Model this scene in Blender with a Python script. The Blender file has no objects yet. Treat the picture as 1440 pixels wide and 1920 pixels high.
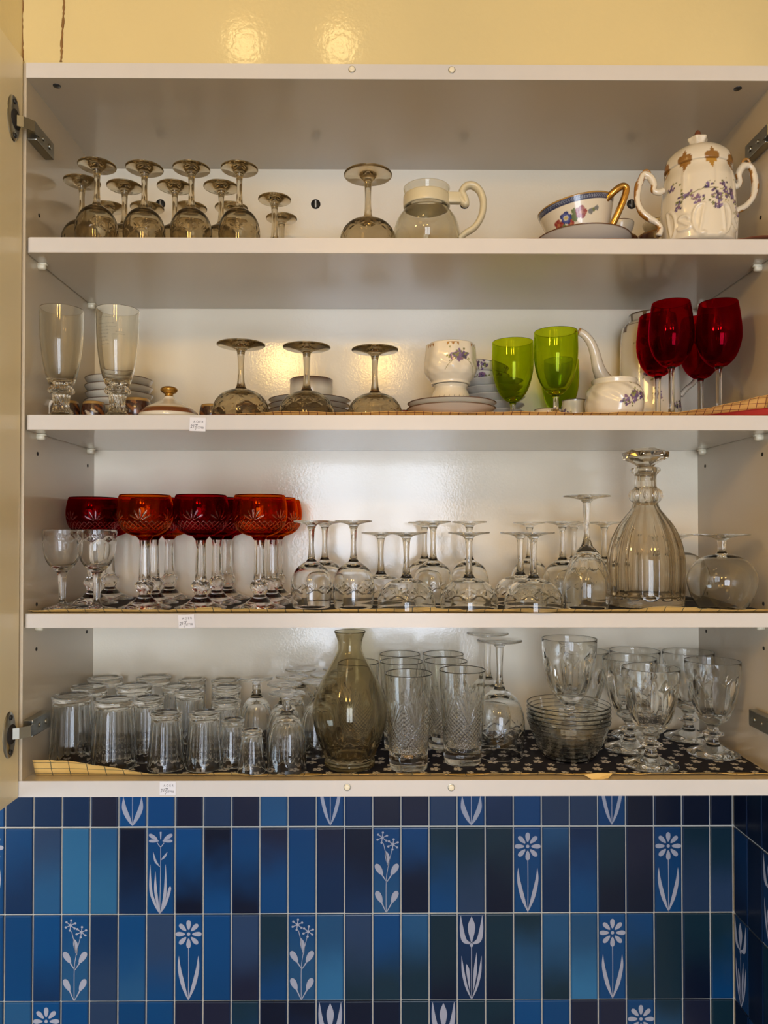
import bpy, math, random
from math import sin, cos, pi, sqrt, atan2, radians, exp
from mathutils import Vector, Matrix

random.seed(7)
SC = bpy.context.scene
COL = SC.collection

# ------------------------------------------------------------------ camera
F = 1420.0                                   # focal length in pixels of the 1440 x 1920 frame
CX, CY = 712.8, 979.6                        # principal point
YAW, PITCH = 0.0069, 0.0144
EYE = Vector((0.0, 0.0, 1.75))
cd = bpy.data.cameras.new('camera')
cam = bpy.data.objects.new('camera', cd)
COL.objects.link(cam)
cam.location = EYE
cam.rotation_euler = (pi / 2 + PITCH, 0, -YAW)
cd.sensor_fit = 'AUTO'
cd.sensor_width = 36.0
cd.lens = F / 1920 * 36.0
cd.shift_x = (720 - CX) / 1920
cd.shift_y = (CY - 960) / 1920
cd.clip_start = 0.02
SC.camera = cam
_R = cam.rotation_euler.to_matrix()


def P(px, py, Y):
    """The point of the photograph's pixel at the depth Y (metres from the lens along the room)."""
    d = _R @ Vector(((px - CX) / F, (CY - py) / F, -1.0))
    return EYE + d * (Y / d.y)


# ------------------------------------------------------------------ world, lights, exposure
W = bpy.data.worlds.new('world')
SC.world = W
W.use_nodes = True
W.node_tree.nodes['Background'].inputs[0].default_value = (0.75, 0.85, 1.0, 1)
W.node_tree.nodes['Background'].inputs[1].default_value = 0.3
SC.view_settings.view_transform = 'Standard'
SC.view_settings.look = 'None'
SC.view_settings.exposure = -0.1
SC.view_settings.gamma = 1.0
SC.view_settings.use_curve_mapping = False
cy = SC.cycles
cy.max_bounces = 28
cy.transmission_bounces = 28
cy.transparent_max_bounces = 24
cy.glossy_bounces = 10
cy.diffuse_bounces = 4
cy.caustics_reflective = True
cy.caustics_refractive = True
cy.sample_clamp_indirect = 4.0
cy.blur_glossy = 0.3
cy.use_denoising = True
cy.use_adaptive_sampling = True
cy.adaptive_threshold = 0.02


def area(name, loc, target, sx, sy, power, color):
    l = bpy.data.lights.new(name, 'AREA')
    l.shape = 'RECTANGLE'
    l.size, l.size_y, l.energy, l.color = sx, sy, power, color
    o = bpy.data.objects.new(name, l)
    COL.objects.link(o)
    o.location = loc
    o.rotation_euler = (Vector(target) - Vector(loc)).to_track_quat('-Z', 'Y').to_euler()
    return o


for x in (-0.225, 0.265):
    area('daylight_of_garden_door', (x, -2.03, 1.50), (x, 1.3, 1.50), 0.44, 1.52, 26, (0.76, 0.85, 1.0))
area('daylight_of_side_window', (-1.62, 0.45, 1.15), (-0.2, 0.95, 1.0), 1.0, 1.0, 20, (0.66, 0.83, 1.0))
for i, (x, y, p) in enumerate([(-0.30, 0.30, 0.8), (-0.42, -0.85, 14.0), (0.02, -0.90, 11.0), (-1.15, -0.30, 27.0)]):  # the last lamp is added, to warm and brighten the right side panel
    pl = bpy.data.lights.new('ceiling_lamp_light', 'POINT')
    pl.energy, pl.color, pl.shadow_soft_size = p, (1.0, 0.61, 0.18), 0.085
    po_ = bpy.data.objects.new('ceiling_lamp_light', pl)
    COL.objects.link(po_)
    po_.location = (x, y, 2.55)
for x in (-0.255, -0.07):  # unseen spots, added to put warm highlights on the soffit
    pl = bpy.data.lights.new('highlight_spot_light', 'POINT')
    pl.energy, pl.color, pl.shadow_soft_size = 0.42, (1.0, 0.72, 0.30), 0.03
    po_ = bpy.data.objects.new('highlight_spot_light', pl)
    COL.objects.link(po_)
    po_.location = (x, 0.665, 2.70)


# ------------------------------------------------------------------ materials
def lin(c):
    return tuple(((v / 255) / 12.92 if v / 255 <= 0.04045 else ((v / 255 + 0.055) / 1.055) ** 2.4) for v in c) + (1,)


class NT:
    def __init__(s, name):
        s.m = bpy.data.materials.new(name)
        s.m.use_nodes = True
        s.t = s.m.node_tree
        s.t.nodes.clear()
        s.out = s.n('ShaderNodeOutputMaterial')

    def n(s, typ, **kw):
        nd = s.t.nodes.new(typ)
        for k, v in kw.items():
            setattr(nd, k, v)
        return nd

    def l(s, a, b):
        s.t.links.new(a, b)

    def setin(s, sock, v):
        if hasattr(v, 'is_linked') or isinstance(v, bpy.types.NodeSocket):
            s.l(v, sock)
        else:
            sock.default_value = v

    def math(s, op, a, b=0.0, c=0.0):
        nd = s.n('ShaderNodeMath', operation=op)
        s.setin(nd.inputs[0], a)
        s.setin(nd.inputs[1], b)
        s.setin(nd.inputs[2], c)
        return nd.outputs[0]

    def mix(s, f, a, b):
        nd = s.n('ShaderNodeMix', data_type='RGBA')
        s.setin(nd.inputs[0], f)
        s.setin(nd.inputs[6], a)
        s.setin(nd.inputs[7], b)
        return nd.outputs[2]

    def noise(s, scale, detail=3, coord='Object', dim=None):
        tc = s.n('ShaderNodeTexCoord')
        nd = s.n('ShaderNodeTexNoise')
        nd.inputs['Scale'].default_value = scale
        nd.inputs['Detail'].default_value = detail
        s.l(tc.outputs[coord], nd.inputs['Vector'])
        return nd.outputs['Fac']

    def bump(s, h, strength, dist):
        nd = s.n('ShaderNodeBump')
        nd.inputs['Strength'].default_value = strength
        nd.inputs['Distance'].default_value = dist
        s.l(h, nd.inputs['Height'])
        return nd.outputs['Normal']

    def pbr(s, color, rough=0.5, metal=0.0, coat=0.0, coat_rough=0.05, normal=None, spec=0.5):
        b = s.n('ShaderNodeBsdfPrincipled')
        s.setin(b.inputs['Base Color'], color)
        s.setin(b.inputs['Roughness'], rough)
        b.inputs['Metallic'].default_value = metal
        b.inputs['Coat Weight'].default_value = coat
        b.inputs['Coat Roughness'].default_value = coat_rough
        b.inputs['Specular IOR Level'].default_value = spec
        if normal is not None:
            s.l(normal, b.inputs['Normal'])
            s.l(normal, b.inputs['Coat Normal'])
        s.l(b.outputs[0], s.out.inputs[0])
        return b


def simple(name, color, rough=0.5, metal=0.0, coat=0.0, bump=None, coat_rough=0.05, mottle=0.0, mscale=8):
    t = NT(name)
    c = color
    if mottle:
        f = t.noise(mscale, 5)
        c = t.mix(f, tuple(v * (1 - mottle) for v in color[:3]) + (1,), tuple(min(1, v * (1 + mottle)) for v in color[:3]) + (1,))
    nrm = None
    if bump:
        nrm = t.bump(t.noise(bump[0], 2), bump[1], bump[2])
    t.pbr(c, rough, metal, coat, coat_rough, nrm)
    return t.m


M = {}
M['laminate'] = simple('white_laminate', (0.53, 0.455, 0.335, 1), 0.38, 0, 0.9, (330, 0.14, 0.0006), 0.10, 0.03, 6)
M['laminate_lit'] = simple('white_laminate_lit', (0.78, 0.70, 0.535, 1), 0.36, 0, 1.0, (330, 0.16, 0.0006), 0.09, 0.03, 6)  # same laminate, lightened to carry the lit room's reflection in its colour
M['laminate_edge'] = simple('white_edge_band', (0.65, 0.625, 0.59, 1), 0.45, 0, 0.3, (200, 0.1, 0.0004), 0.2, 0.03, 25)
M['door'] = simple('cream_door_laminate', (0.86, 0.74, 0.46, 1), 0.45, 0, 0.6, (240, 0.12, 0.0006), 0.16, 0.03, 5)
M['cream_paint'] = simple('yellow_cream_gloss_paint', (0.74, 0.61, 0.30, 1), 0.35, 0, 0.9, (150, 0.25, 0.0010), 0.10, 0.07, 4)
M['room_paint'] = simple('pale_room_paint', (0.36, 0.30, 0.21, 1), 0.7, 0, 0, (60, 0.2, 0.001), 0.1, 0.05, 2)
M['floor'] = simple('warm_floor', (0.13, 0.08, 0.045, 1), 0.45, 0, 0, None, 0.1, 0.3, 4)
M['grout'] = simple('cement_grout', (0.58, 0.56, 0.50, 1), 0.9, 0, 0, (500, 0.4, 0.001), 0.1, 0.15, 40)
M['crack'] = simple('brown_rust_drip', (0.26, 0.13, 0.035, 1), 0.7, 0, 0, None, 0.1, 0.4, 80)
M['steel'] = simple('nickel_plated_steel', (0.34, 0.33, 0.28, 1), 0.28, 1.0, 0, (120, 0.1, 0.0004), 0.1, 0.2, 30)
M['dark_hole'] = simple('dark_drill_hole', (0.015, 0.012, 0.01, 1), 0.8)
M['screw_black'] = simple('black_screw_cover', (0.02, 0.02, 0.02, 1), 0.35)
M['peg'] = simple('ivory_plastic', (0.85, 0.78, 0.58, 1), 0.4, 0, 0.2)
M['jug_plastic'] = simple('cream_jug_plastic', (0.62, 0.55, 0.36, 1), 0.35, 0, 0.4)
M['sticker'] = simple('white_sticker_paper', (0.78, 0.78, 0.82, 1), 0.6)
M['ink'] = simple('black_ink', (0.02, 0.02, 0.03, 1), 0.7)
M['gold'] = simple('gold_glaze', (0.50, 0.27, 0.05, 1), 0.22, 0.85, 0.3)
M['white_porcelain'] = simple('white_porcelain', (0.68, 0.64, 0.56, 1), 0.28, 0, 0.5, (30, 0.1, 0.0005), 0.06)
M['red_paper'] = simple('red_paper', (0.45, 0.03, 0.02, 1), 0.7)
M['print_pale'] = simple('pale_print_glaze', (0.36, 0.38, 0.47, 1), 0.35, 0, 0.5, (250, 0.3, 0.0004), 0.1, 0.12, 60)
M['lamp_glow'] = NT('lamp_bulb_glow').m
_t = NT('lamp_bulb_glow')
_e = _t.n('ShaderNodeEmission')
_e.inputs[0].default_value = (1, 0.72, 0.38, 1)
_e.inputs[1].default_value = 8
_t.l(_e.outputs[0], _t.out.inputs[0])
M['lamp_glow'] = _t.m


def cutglass(name, color, tint):
    """Coloured flashed glass, pale where the paint attribute says it is cut through."""
    t = NT(name)
    at = t.n('ShaderNodeAttribute', attribute_name='paint')
    g = t.n('ShaderNodeBsdfGlass')
    g.inputs['IOR'].default_value = 1.47
    g.inputs['Roughness'].default_value = 0.0
    t.l(t.mix(at.outputs['Fac'], tuple(color) + (1,), tuple(tint) + (1,)), g.inputs['Color'])
    t.l(g.outputs[0], t.out.inputs[0])
    return t.m


def glass(name, color=(0.985, 0.99, 0.985), rough=0.0, ior=1.47, dust=0.0, dustcol=(0.5, 0.45, 0.35)):
    t = NT(name)
    g = t.n('ShaderNodeBsdfGlass')
    g.inputs['Color'].default_value = tuple(color) + (1,)
    g.inputs['Roughness'].default_value = rough
    g.inputs['IOR'].default_value = ior
    res = g.outputs[0]
    if dust:
        d = t.n('ShaderNodeBsdfDiffuse')
        d.inputs[0].default_value = tuple(dustcol) + (1,)
        mx = t.n('ShaderNodeMixShader')
        f = t.math('MULTIPLY', t.noise(25, 4), dust * 2)
        t.l(f, mx.inputs[0])
        t.l(res, mx.inputs[1])
        t.l(d.outputs[0], mx.inputs[2])
        res = mx.outputs[0]
    t.l(res, t.out.inputs[0])
    return t.m


M['clear'] = glass('clear_glass', (0.995, 0.998, 0.995))
M['dusty'] = glass('dusty_clear_glass', (0.88, 0.84, 0.75), 0.01, 1.47, 0.04, (0.20, 0.165, 0.11))
M['pilsner'] = glass('faintly_dusty_glass', (0.965, 0.955, 0.92), 0.0, 1.45, 0.012, (0.3, 0.26, 0.2))
M['dusty_jug'] = glass('dusty_jug_glass', (0.94, 0.93, 0.88), 0.02, 1.45, 0.05)
M['smoky'] = glass('smoky_grey_glass', (0.85, 0.82, 0.73), 0, 1.45, 0.01)
M['smoky_decanter'] = glass('faintly_smoked_crystal', (0.935, 0.91, 0.86), 0, 1.47)
M['ruby'] = cutglass('ruby_red_glass', (0.46, 0.001, 0.006), (0.97, 0.86, 0.86))
M['amber'] = cutglass('amber_orange_glass', (0.78, 0.13, 0.003), (0.98, 0.90, 0.78))
M['cherry'] = glass('cherry_red_glass', (0.66, 0.008, 0.04), 0, 1.45, 0.01, (0.5, 0.01, 0.04))
M['green'] = glass('olive_green_glass', (0.78, 0.86, 0.12), 0, 1.45, 0.04, (0.35, 0.42, 0.02))

# painted porcelain: the paint is a colour attribute set per motif
t = NT('painted_porcelain')
at = t.n('ShaderNodeAttribute', attribute_name='paint')
t.pbr(at.outputs['Color'], 0.25, 0, 0.6, 0.05, t.bump(t.noise(60, 2), 0.08, 0.0005))
M['painted'] = t.m

# glazed tile: two glaze colours are properties of each tile
t = NT('blue_glazed_tile')
a1 = t.n('ShaderNodeAttribute', attribute_type='OBJECT', attribute_name='glaze_top')
a2 = t.n('ShaderNodeAttribute', attribute_type='OBJECT', attribute_name='glaze_low')
a3 = t.n('ShaderNodeAttribute', attribute_type='OBJECT', attribute_name='glaze_split')
tc = t.n('ShaderNodeTexCoord')
sx = t.n('ShaderNodeSeparateXYZ')
t.l(tc.outputs['Object'], sx.inputs[0])
info = t.n('ShaderNodeObjectInfo')
nz = t.n('ShaderNodeTexNoise', noise_dimensions='4D')
nz.inputs['Scale'].default_value = 14
nz.inputs['Detail'].default_value = 2
t.l(tc.outputs['Object'], nz.inputs['Vector'])
t.l(t.math('MULTIPLY', info.outputs['Random'], 50), nz.inputs['W'])
v = t.math('ADD', t.math('DIVIDE', sx.outputs[2], 0.155), 0.5)
v = t.math('ADD', v, t.math('MULTIPLY', t.math('SUBTRACT', nz.outputs['Fac'], 0.5), 0.5))
v = t.math('SUBTRACT', v, t.math('SUBTRACT', a3.outputs['Fac'], 0.5))
mr = t.n('ShaderNodeMapRange', interpolation_type='SMOOTHSTEP')
mr.inputs['From Min'].default_value = 0.12
mr.inputs['From Max'].default_value = 0.88
t.l(v, mr.inputs['Value'])
base = t.mix(mr.outputs[0], a2.outputs['Color'], a1.outputs['Color'])
# glaze pools lighter where it thins at the edge
ex = t.math('ABSOLUTE', t.math('DIVIDE', sx.outputs[0], 0.0243))
ex2 = t.n('ShaderNodeMapRange', interpolation_type='SMOOTHSTEP')
ex2.inputs['From Min'].default_value = 0.82
ex2.inputs['From Max'].default_value = 1.0
t.l(ex, ex2.inputs['Value'])
base = t.mix(t.math('MULTIPLY', ex2.outputs[0], 0.6), base, (0.001, 0.022, 0.085, 1))
t.pbr(base, 0.32, 0, 0.12, 0.12, t.bump(t.noise(120, 2), 0.12, 0.0006), 0.3)
M['tile'] = t.m

# yellow squared liner paper
t = NT('yellow_squared_paper')
uv = t.n('ShaderNodeUVMap')
s2 = t.n('ShaderNodeSeparateXYZ')
t.l(uv.outputs[0], s2.inputs[0])


def gridline(tt, sock, period, width):
    f = tt.math('FRACT', tt.math('DIVIDE', sock, period))
    return tt.math('LESS_THAN', tt.math('ABSOLUTE', tt.math('SUBTRACT', f, 0.5)), width / period)


g = t.math('MAXIMUM', gridline(t, s2.outputs[0], 0.0255, 0.0006), gridline(t, s2.outputs[1], 0.0127, 0.0006))
pc = t.mix(t.noise(30, 4), (0.68, 0.42, 0.10, 1), (0.86, 0.62, 0.24, 1))
pc = t.mix(g, pc, (0.10, 0.10, 0.06, 1))
t.pbr(pc, 0.6, normal=t.bump(t.noise(40, 3), 0.5, 0.002))
M['paper'] = t.m
t = NT('orange_squared_paper')
uv = t.n('ShaderNodeUVMap')
s2 = t.n('ShaderNodeSeparateXYZ')
t.l(uv.outputs[0], s2.inputs[0])
g = t.math('MAXIMUM', gridline(t, s2.outputs[0], 0.0125, 0.0005), gridline(t, s2.outputs[1], 0.0105, 0.0005))
pc = t.mix(t.noise(30, 4), (0.60, 0.30, 0.07, 1), (0.78, 0.46, 0.14, 1))
pc = t.mix(g, pc, (0.18, 0.04, 0.02, 1))
t.pbr(pc, 0.6, normal=t.bump(t.noise(40, 3), 0.5, 0.002))
M['paper_orange'] = t.m

# navy cloth with white five-petal flowers
t = NT('navy_flowered_cloth')
tc = t.n('ShaderNodeTexCoord')
s3 = t.n('ShaderNodeSeparateXYZ')
t.l(tc.outputs['Object'], s3.inputs[0])


def flowers(tt, X, Y, px, py, ox, oy, R):
    yv = tt.math('ADD', tt.math('DIVIDE', Y, py), oy)
    row = tt.math('FLOOR', yv)
    xv = tt.math('ADD', tt.math('ADD', tt.math('DIVIDE', X, px), ox), tt.math('MULTIPLY', row, 0.37))
    fx = tt.math('MULTIPLY', tt.math('SUBTRACT', tt.math('FRACT', xv), 0.5), px)
    fy = tt.math('MULTIPLY', tt.math('SUBTRACT', tt.math('FRACT', yv), 0.5), py)
    rr = tt.math('SQRT', tt.math('ADD', tt.math('MULTIPLY', fx, fx), tt.math('MULTIPLY', fy, fy)))
    an = tt.math('ARCTAN2', fy, fx)
    pet = tt.math('ABSOLUTE', tt.math('COSINE', tt.math('MULTIPLY', an, 2.5)))
    lim = tt.math('MULTIPLY', tt.math('ADD', tt.math('MULTIPLY', tt.math('POWER', pet, 0.5), 0.75), 0.25), R)
    ins = tt.math('LESS_THAN', rr, lim)
    core = tt.math('GREATER_THAN', rr, R * 0.2)
    return tt.math('MULTIPLY', ins, core)


wob = t.math('MULTIPLY', t.math('SUBTRACT', t.noise(60, 2), 0.5), 0.006)
XX = t.math('ADD', s3.outputs[0], wob)
m1 = flowers(t, XX, s3.outputs[1], 0.034, 0.034, 0.1, 0.0, 0.0078)
m2 = flowers(t, XX, s3.outputs[1], 0.034, 0.034, 0.62, 0.45, 0.0056)
fm = t.math('MAXIMUM', m1, m2)
cc = t.mix(fm, (0.006, 0.007, 0.020, 1), (0.62, 0.60, 0.58, 1))
t.pbr(cc, 0.85, normal=t.bump(t.noise(900, 2), 0.3, 0.0005))
M['cloth'] = t.m


# ------------------------------------------------------------------ mesh helpers
def mesh(name, vs, fs, mat, smooth=True, paint=None, uvs=None):
    me = bpy.data.meshes.new(name)
    me.from_pydata([tuple(v) for v in vs], [], fs)
    if smooth:
        me.polygons.foreach_set('use_smooth', [True] * len(me.polygons))
    for m_ in (mat if isinstance(mat, (list, tuple)) else [mat]):
        me.materials.append(m_)
    if paint is not None:
        ca = me.color_attributes.new('paint', 'FLOAT_COLOR', 'POINT')
        flat = []
        for c in paint:
            flat += [c[0], c[1], c[2], 1.0]
        ca.data.foreach_set('color', flat)
    if uvs is not None:
        ul = me.uv_layers.new(name='UVMap')
        for lp in me.loops:
            ul.data[lp.index].uv = uvs[lp.vertex_index]
    me.update()
    return me


def link(name, me, parent=None, loc=(0, 0, 0), rot=(0, 0, 0)):
    o = bpy.data.objects.new(name, me)
    COL.objects.link(o)
    if parent is not None:
        o.parent = parent
    o.location = loc
    o.rotation_euler = rot
    return o


def tag(o, label, cat=None, group=None, kind=None):
    if label:
        o['label'] = label
    if cat:
        o['category'] = cat
    if group:
        o['group'] = group
    if kind:
        o['kind'] = kind
    return o


def thing(name, loc, label, cat, group=None, rot=(0, 0, 0)):
    return tag(link(name, None, None, loc, rot), label, cat, group)


def boxgeo(x0, x1, y0, y1, z0, z1, b=0.0):
    if b <= 0:
        vs = [(x, y, z) for x in (x0, x1) for y in (y0, y1) for z in (z0, z1)]
        fs = [(0, 1, 3, 2), (4, 6, 7, 5), (0, 4, 5, 1), (2, 3, 7, 6), (0, 2, 6, 4), (1, 5, 7, 3)]
        return vs, fs
    import bmesh
    bm = bmesh.new()
    bmesh.ops.create_cube(bm, size=1)
    for v in bm.verts:
        v.co = Vector(((x0 + x1) / 2 + v.co.x * (x1 - x0), (y0 + y1) / 2 + v.co.y * (y1 - y0), (z0 + z1) / 2 + v.co.z * (z1 - z0)))
    bmesh.ops.bevel(bm, geom=bm.edges[:], offset=b, segments=2, profile=0.5, affect='EDGES')
    bm.verts.ensure_lookup_table()
    vs = [tuple(v.co) for v in bm.verts]
    fs = [tuple(v.index for v in f.verts) for f in bm.faces]
    bm.free()
    return vs, fs


def box(name, x0, x1, y0, y1, z0, z1, mat, parent=None, b=0.0, origin=None):
    o0 = Vector(origin) if origin else Vector((0, 0, 0))
    vs, fs = boxgeo(x0 - o0.x, x1 - o0.x, y0 - o0.y, y1 - o0.y, z0 - o0.z, z1 - o0.z, b)
    return link(name, mesh(name, vs, fs, mat, False), parent, o0)


def spline(pts, n=5):
    """Catmull-Rom through the profile points; a doubled point stays a corner."""
    out = []
    for i in range(len(pts) - 1):
        p1, p2 = pts[i], pts[i + 1]
        if p1[0] == p2[0] and p1[1] == p2[1]:
            continue
        p0 = pts[i - 1] if i > 0 else p1
        p3 = pts[i + 2] if i + 2 < len(pts) else p2
        for k in range(n):
            t_ = k / n
            q = []
            for a in range(len(p1)):
                m1 = (p2[a] - p0[a]) / 2
                m2 = (p3[a] - p1[a]) / 2
                h = ((2 * t_ ** 3 - 3 * t_ ** 2 + 1) * p1[a] + (t_ ** 3 - 2 * t_ ** 2 + t_) * m1 + (-2 * t_ ** 3 + 3 * t_ ** 2) * p2[a] + (t_ ** 3 - t_ ** 2) * m2)
                q.append(h)
            out.append(tuple(q))
    out.append(tuple(pts[-1]))
    if len(pts[0]) == 2:
        lo, hi = min(p[1] for p in pts), max(p[1] for p in pts)
        out = [(max(0.0, p[0]), min(hi, max(lo, p[1]))) for p in out]
    return out


def lathe(prof, segs=64, rf=None, paintf=None, flip=None, twist=None):
    """Revolve (r, z) points. rf(th, z, i) changes the radius, flip=H turns it upside down."""
    vs, fs, pc = [], [], []
    rings = []
    for i, (r, z) in enumerate(prof):
        zz = z if flip is None else flip - z
        if r < 1e-6:
            rings.append([len(vs)])
            vs.append((0, 0, zz))
            if paintf:
                pc.append(paintf(0, z, 0, i))
        else:
            ring = []
            for j in range(segs):
                th = 2 * pi * j / segs
                rr = r + (rf(th, z, i, r) if rf else 0)
                ring.append(len(vs))
                vs.append((rr * cos(th), rr * sin(th), zz))
                if paintf:
                    pc.append(paintf(th, z, rr, i))
            rings.append(ring)
    for a, b in zip(rings, rings[1:]):
        for j in range(segs):
            k = (j + 1) % segs
            if len(a) == 1 and len(b) == 1:
                continue
            if len(a) == 1:
                f = (a[0], b[k], b[j])
            elif len(b) == 1:
                f = (a[j], a[k], b[0])
            else:
                f = (a[j], a[k], b[k], b[j])
            fs.append(f if flip is None else f[::-1])
    return vs, fs, (pc if paintf else None)


def tube(path, rad, segs=12, caps=True, squash=1.0, side=None):
    """Sweep a circle along path; rad is a number or one per point."""
    pts = [Vector(p) for p in path]
    rs = rad if isinstance(rad, (list, tuple)) else [rad] * len(pts)
    vs, fs = [], []
    ref = Vector(side) if side else None
    prev = None
    for i, p in enumerate(pts):
        d = (pts[min(i + 1, len(pts) - 1)] - pts[max(i - 1, 0)]).normalized()
        if ref is None:
            ref = Vector((0, 1, 0)) if abs(d.y) < 0.9 else Vector((1, 0, 0))
        if prev is None:
            u = (ref - d * ref.dot(d)).normalized()
        else:
            u = (prev - d * prev.dot(d)).normalized()
        prev = u
        w = d.cross(u)
        for j in range(segs):
            a = 2 * pi * j / segs
            vs.append(p + (u * cos(a) * squash + w * sin(a)) * rs[i])
    for i in range(len(pts) - 1):
        for j in range(segs):
            k = (j + 1) % segs
            fs.append((i * segs + j, i * segs + k, (i + 1) * segs + k, (i + 1) * segs + j))
    if caps:
        fs.append(tuple(range(segs))[::-1])
        fs.append(tuple((len(pts) - 1) * segs + j for j in range(segs)))
    return vs, fs


def join(*geos):
    vs, fs = [], []
    for v, f in geos:
        n = len(vs)
        vs += list(v)
        fs += [tuple(i + n for i in q) for q in f]
    return vs, fs


def sstep(a, b, x):
    t_ = max(0.0, min(1.0, (x - a) / (b - a)))
    return t_ * t_ * (3 - 2 * t_)


# ------------------------------------------------------------------ room shell
ZT0, ZB0 = P(703, 121, 1.06).z, P(703, 1493, 1.06).z        # cabinet top and bottom
XL = P(44, 960, 1.06).x                                      # inner faces of the side panels
XR = 0.567
YF, YB = 1.06, 1.325
YT = 1.345                                                   # face of the tiled wall
XW = P(1374.7, 1600, YT).x                                   # right wall
CEIL = 2.75


def wallbox(name, *a, mat='room_paint'):
    return tag(box(name, *a, M[mat]), None, None, None, 'structure')


wallbox('floor', -1.75, XW + 0.1, -2.2, YT + 0.1, -0.06, 0.0, mat='floor')
wallbox('ceiling', -1.75, XW + 0.1, -2.2, YT + 0.1, CEIL, CEIL + 0.06)
wallbox('wall_left', -1.75, -1.68, -2.2, YT + 0.1, 0, CEIL)
wallbox('wall_behind', -1.68, XW + 0.1, -2.2, -2.12, 0, CEIL)
wall_back = wallbox('wall_back', -1.68, XW + 0.1, YT + 0.0035, YT + 0.1, 0, CEIL, mat='grout')
wall_right = wallbox('wall_right', XW + 0.0035, XW + 0.1, -2.12, YT + 0.0035, 0, CEIL, mat='grout')
# glossy cream boxing over the cabinet and, to the left, over the door
soffit = wallbox('trim_1', -1.68, XW + 0.0035, YF + 0.004, YT + 0.0035, ZT0 + 0.0015, CEIL, mat='cream_paint')
bulk = wallbox('trim_2', -1.68, P(40, 60, 1.06).x, 0.35, YF + 0.004, ZT0 + 0.008, CEIL, mat='cream_paint')

# drip crack and corner stain on the paint
def drip(px0, pz, n, seed, w):
    rnd = random.Random(seed)
    pts, rs = [], []
    x = px0
    for i in range(n):
        y = pz[0] + (pz[1] - pz[0]) * i / (n - 1)
        x += rnd.uniform(-0.7, 0.7) + (px0 - x) * 0.2
        p = P(x + (pz[1] - y) * pz[2], y, YF + 0.0035)
        pts.append(p)
        rs.append(w * rnd.uniform(0.5, 1.4))
    return tube(pts, rs, 6)


link('drip_mark', mesh('drip_mark', *drip(113, (-20, 116, 0.06), 34, 3, 0.0015), M['crack']), soffit)
link('drip_mark', mesh('drip_mark', *drip(43, (-20, 114, 0.0), 22, 8, 0.0010), M['crack']), soffit)

# garden door and side window (where the daylight comes from), ceiling lamps
def frame_geo(x0, x1, z0, z1, w, d):
    return join(boxgeo(x0, x0 + w, 0, d, z0, z1), boxgeo(x1 - w, x1, 0, d, z0, z1),
                boxgeo(x0 + w, x1 - w, 0, d, z0, z0 + w), boxgeo(x0 + w, x1 - w, 0, d, z1 - w, z1),
                boxgeo((x0 + x1) / 2 - 0.022, (x0 + x1) / 2 + 0.022, 0, d, z0 + w, z1 - w))


o = link('window_1', mesh('window_1', *frame_geo(-0.53, 0.57, 0.66, 2.35, 0.07, 0.05), M['laminate_edge'], False), None, (0, -2.12, 0))
tag(o, None, kind='structure')
o = link('window_2', mesh('window_2', *frame_geo(-0.62, 0.62, 0.63, 1.87, 0.07, 0.05), M['laminate_edge'], False), None, (-1.63, 0.45, -0.1), (0, 0, pi / 2))
tag(o, None, kind='structure')

# ------------------------------------------------------------------ tiles
PAL = {
    'B': (0.001, 0.052, 0.175), 'L': (0.024, 0.135, 0.29), 'M': (0.014, 0.080, 0.195), 'N': (0.003, 0.023, 0.078),
    'D': (0.001, 0.006, 0.024), 'P': (0.009, 0.013, 0.036), 'G': (0.018, 0.044, 0.105), 'T': (0.004, 0.024, 0.044),
}
ROWS = [
    "NB NN DN NN PP *l BB PP GG PP MM NN *v NN PP PP GG *l NN BB GG GG *v DD DD DD DD",
    "*d BN GM LL ML DN *b BD DB BD PB BB PN DN *s BD TB TG TD *d MN NB TD PD *d TG TG",
    "BB BB BN *s NG BM GB *d BB GP TB *s ML GT BT MT TD *t TD TM MT ML *d BT TT TD TB",
    "MM MM *d BB GG BB BB PP PP TB DD DN *t DB DD TT *t TT TD BB BB PP PP *d TM PP TT",
]
pitch = (P(1331.7, 1600, YT).x - P(8.7, 1600, YT).x) / 25
xj0 = P(8.7, 1600, YT).x
zj = [P(690, y, YT).z for y in (1550.5, 1714.5, 1876)]
rowh = (zj[0] - zj[2]) / 2
ZJ = [zj[0] + rowh, zj[0], zj[1], zj[2], zj[2] - rowh]
GAP = 0.0026


def tile_mesh(w, h, name='tile'):
    """Pillow-edged tile face towards -Y, about 50 triangles."""
    a, b = w / 2, h / 2
    rings = [(0, 0.006), (0, 0.0012), (0.0006, 0.0004), (0.0022, 0.0), ]
    vs, fs = [], []
    for ins, y in rings:
        vs += [(-a + ins, y, -b + ins), (a - ins, y, -b + ins), (a - ins, y, b - ins), (-a + ins, y, b - ins)]
    for i in range(len(rings) - 1):
        for j in range(4):
            k = (j + 1) % 4
            fs.append((i * 4 + j, i * 4 + k, (i + 1) * 4 + k, (i + 1) * 4 + j))
    n = len(rings) * 4 - 4
    fs.append((n, n + 1, n + 2, n + 3))
    return mesh(name, vs, fs, M['tile'], False)


def ell(cx, cy, a, b, ang, n=14, tip=0.0):
    """Petal or leaf: an ellipse with its long axis at ang, pinched at its start by tip."""
    pts = []
    for i in range(n):
        t_ = 2 * pi * i / n
        u, v_ = cos(t_) * a, sin(t_) * b * (1 + tip * cos(t_))
        pts.append((cx + u * cos(ang) - v_ * sin(ang), cy + u * sin(ang) + v_ * cos(ang)))
    return pts


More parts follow.
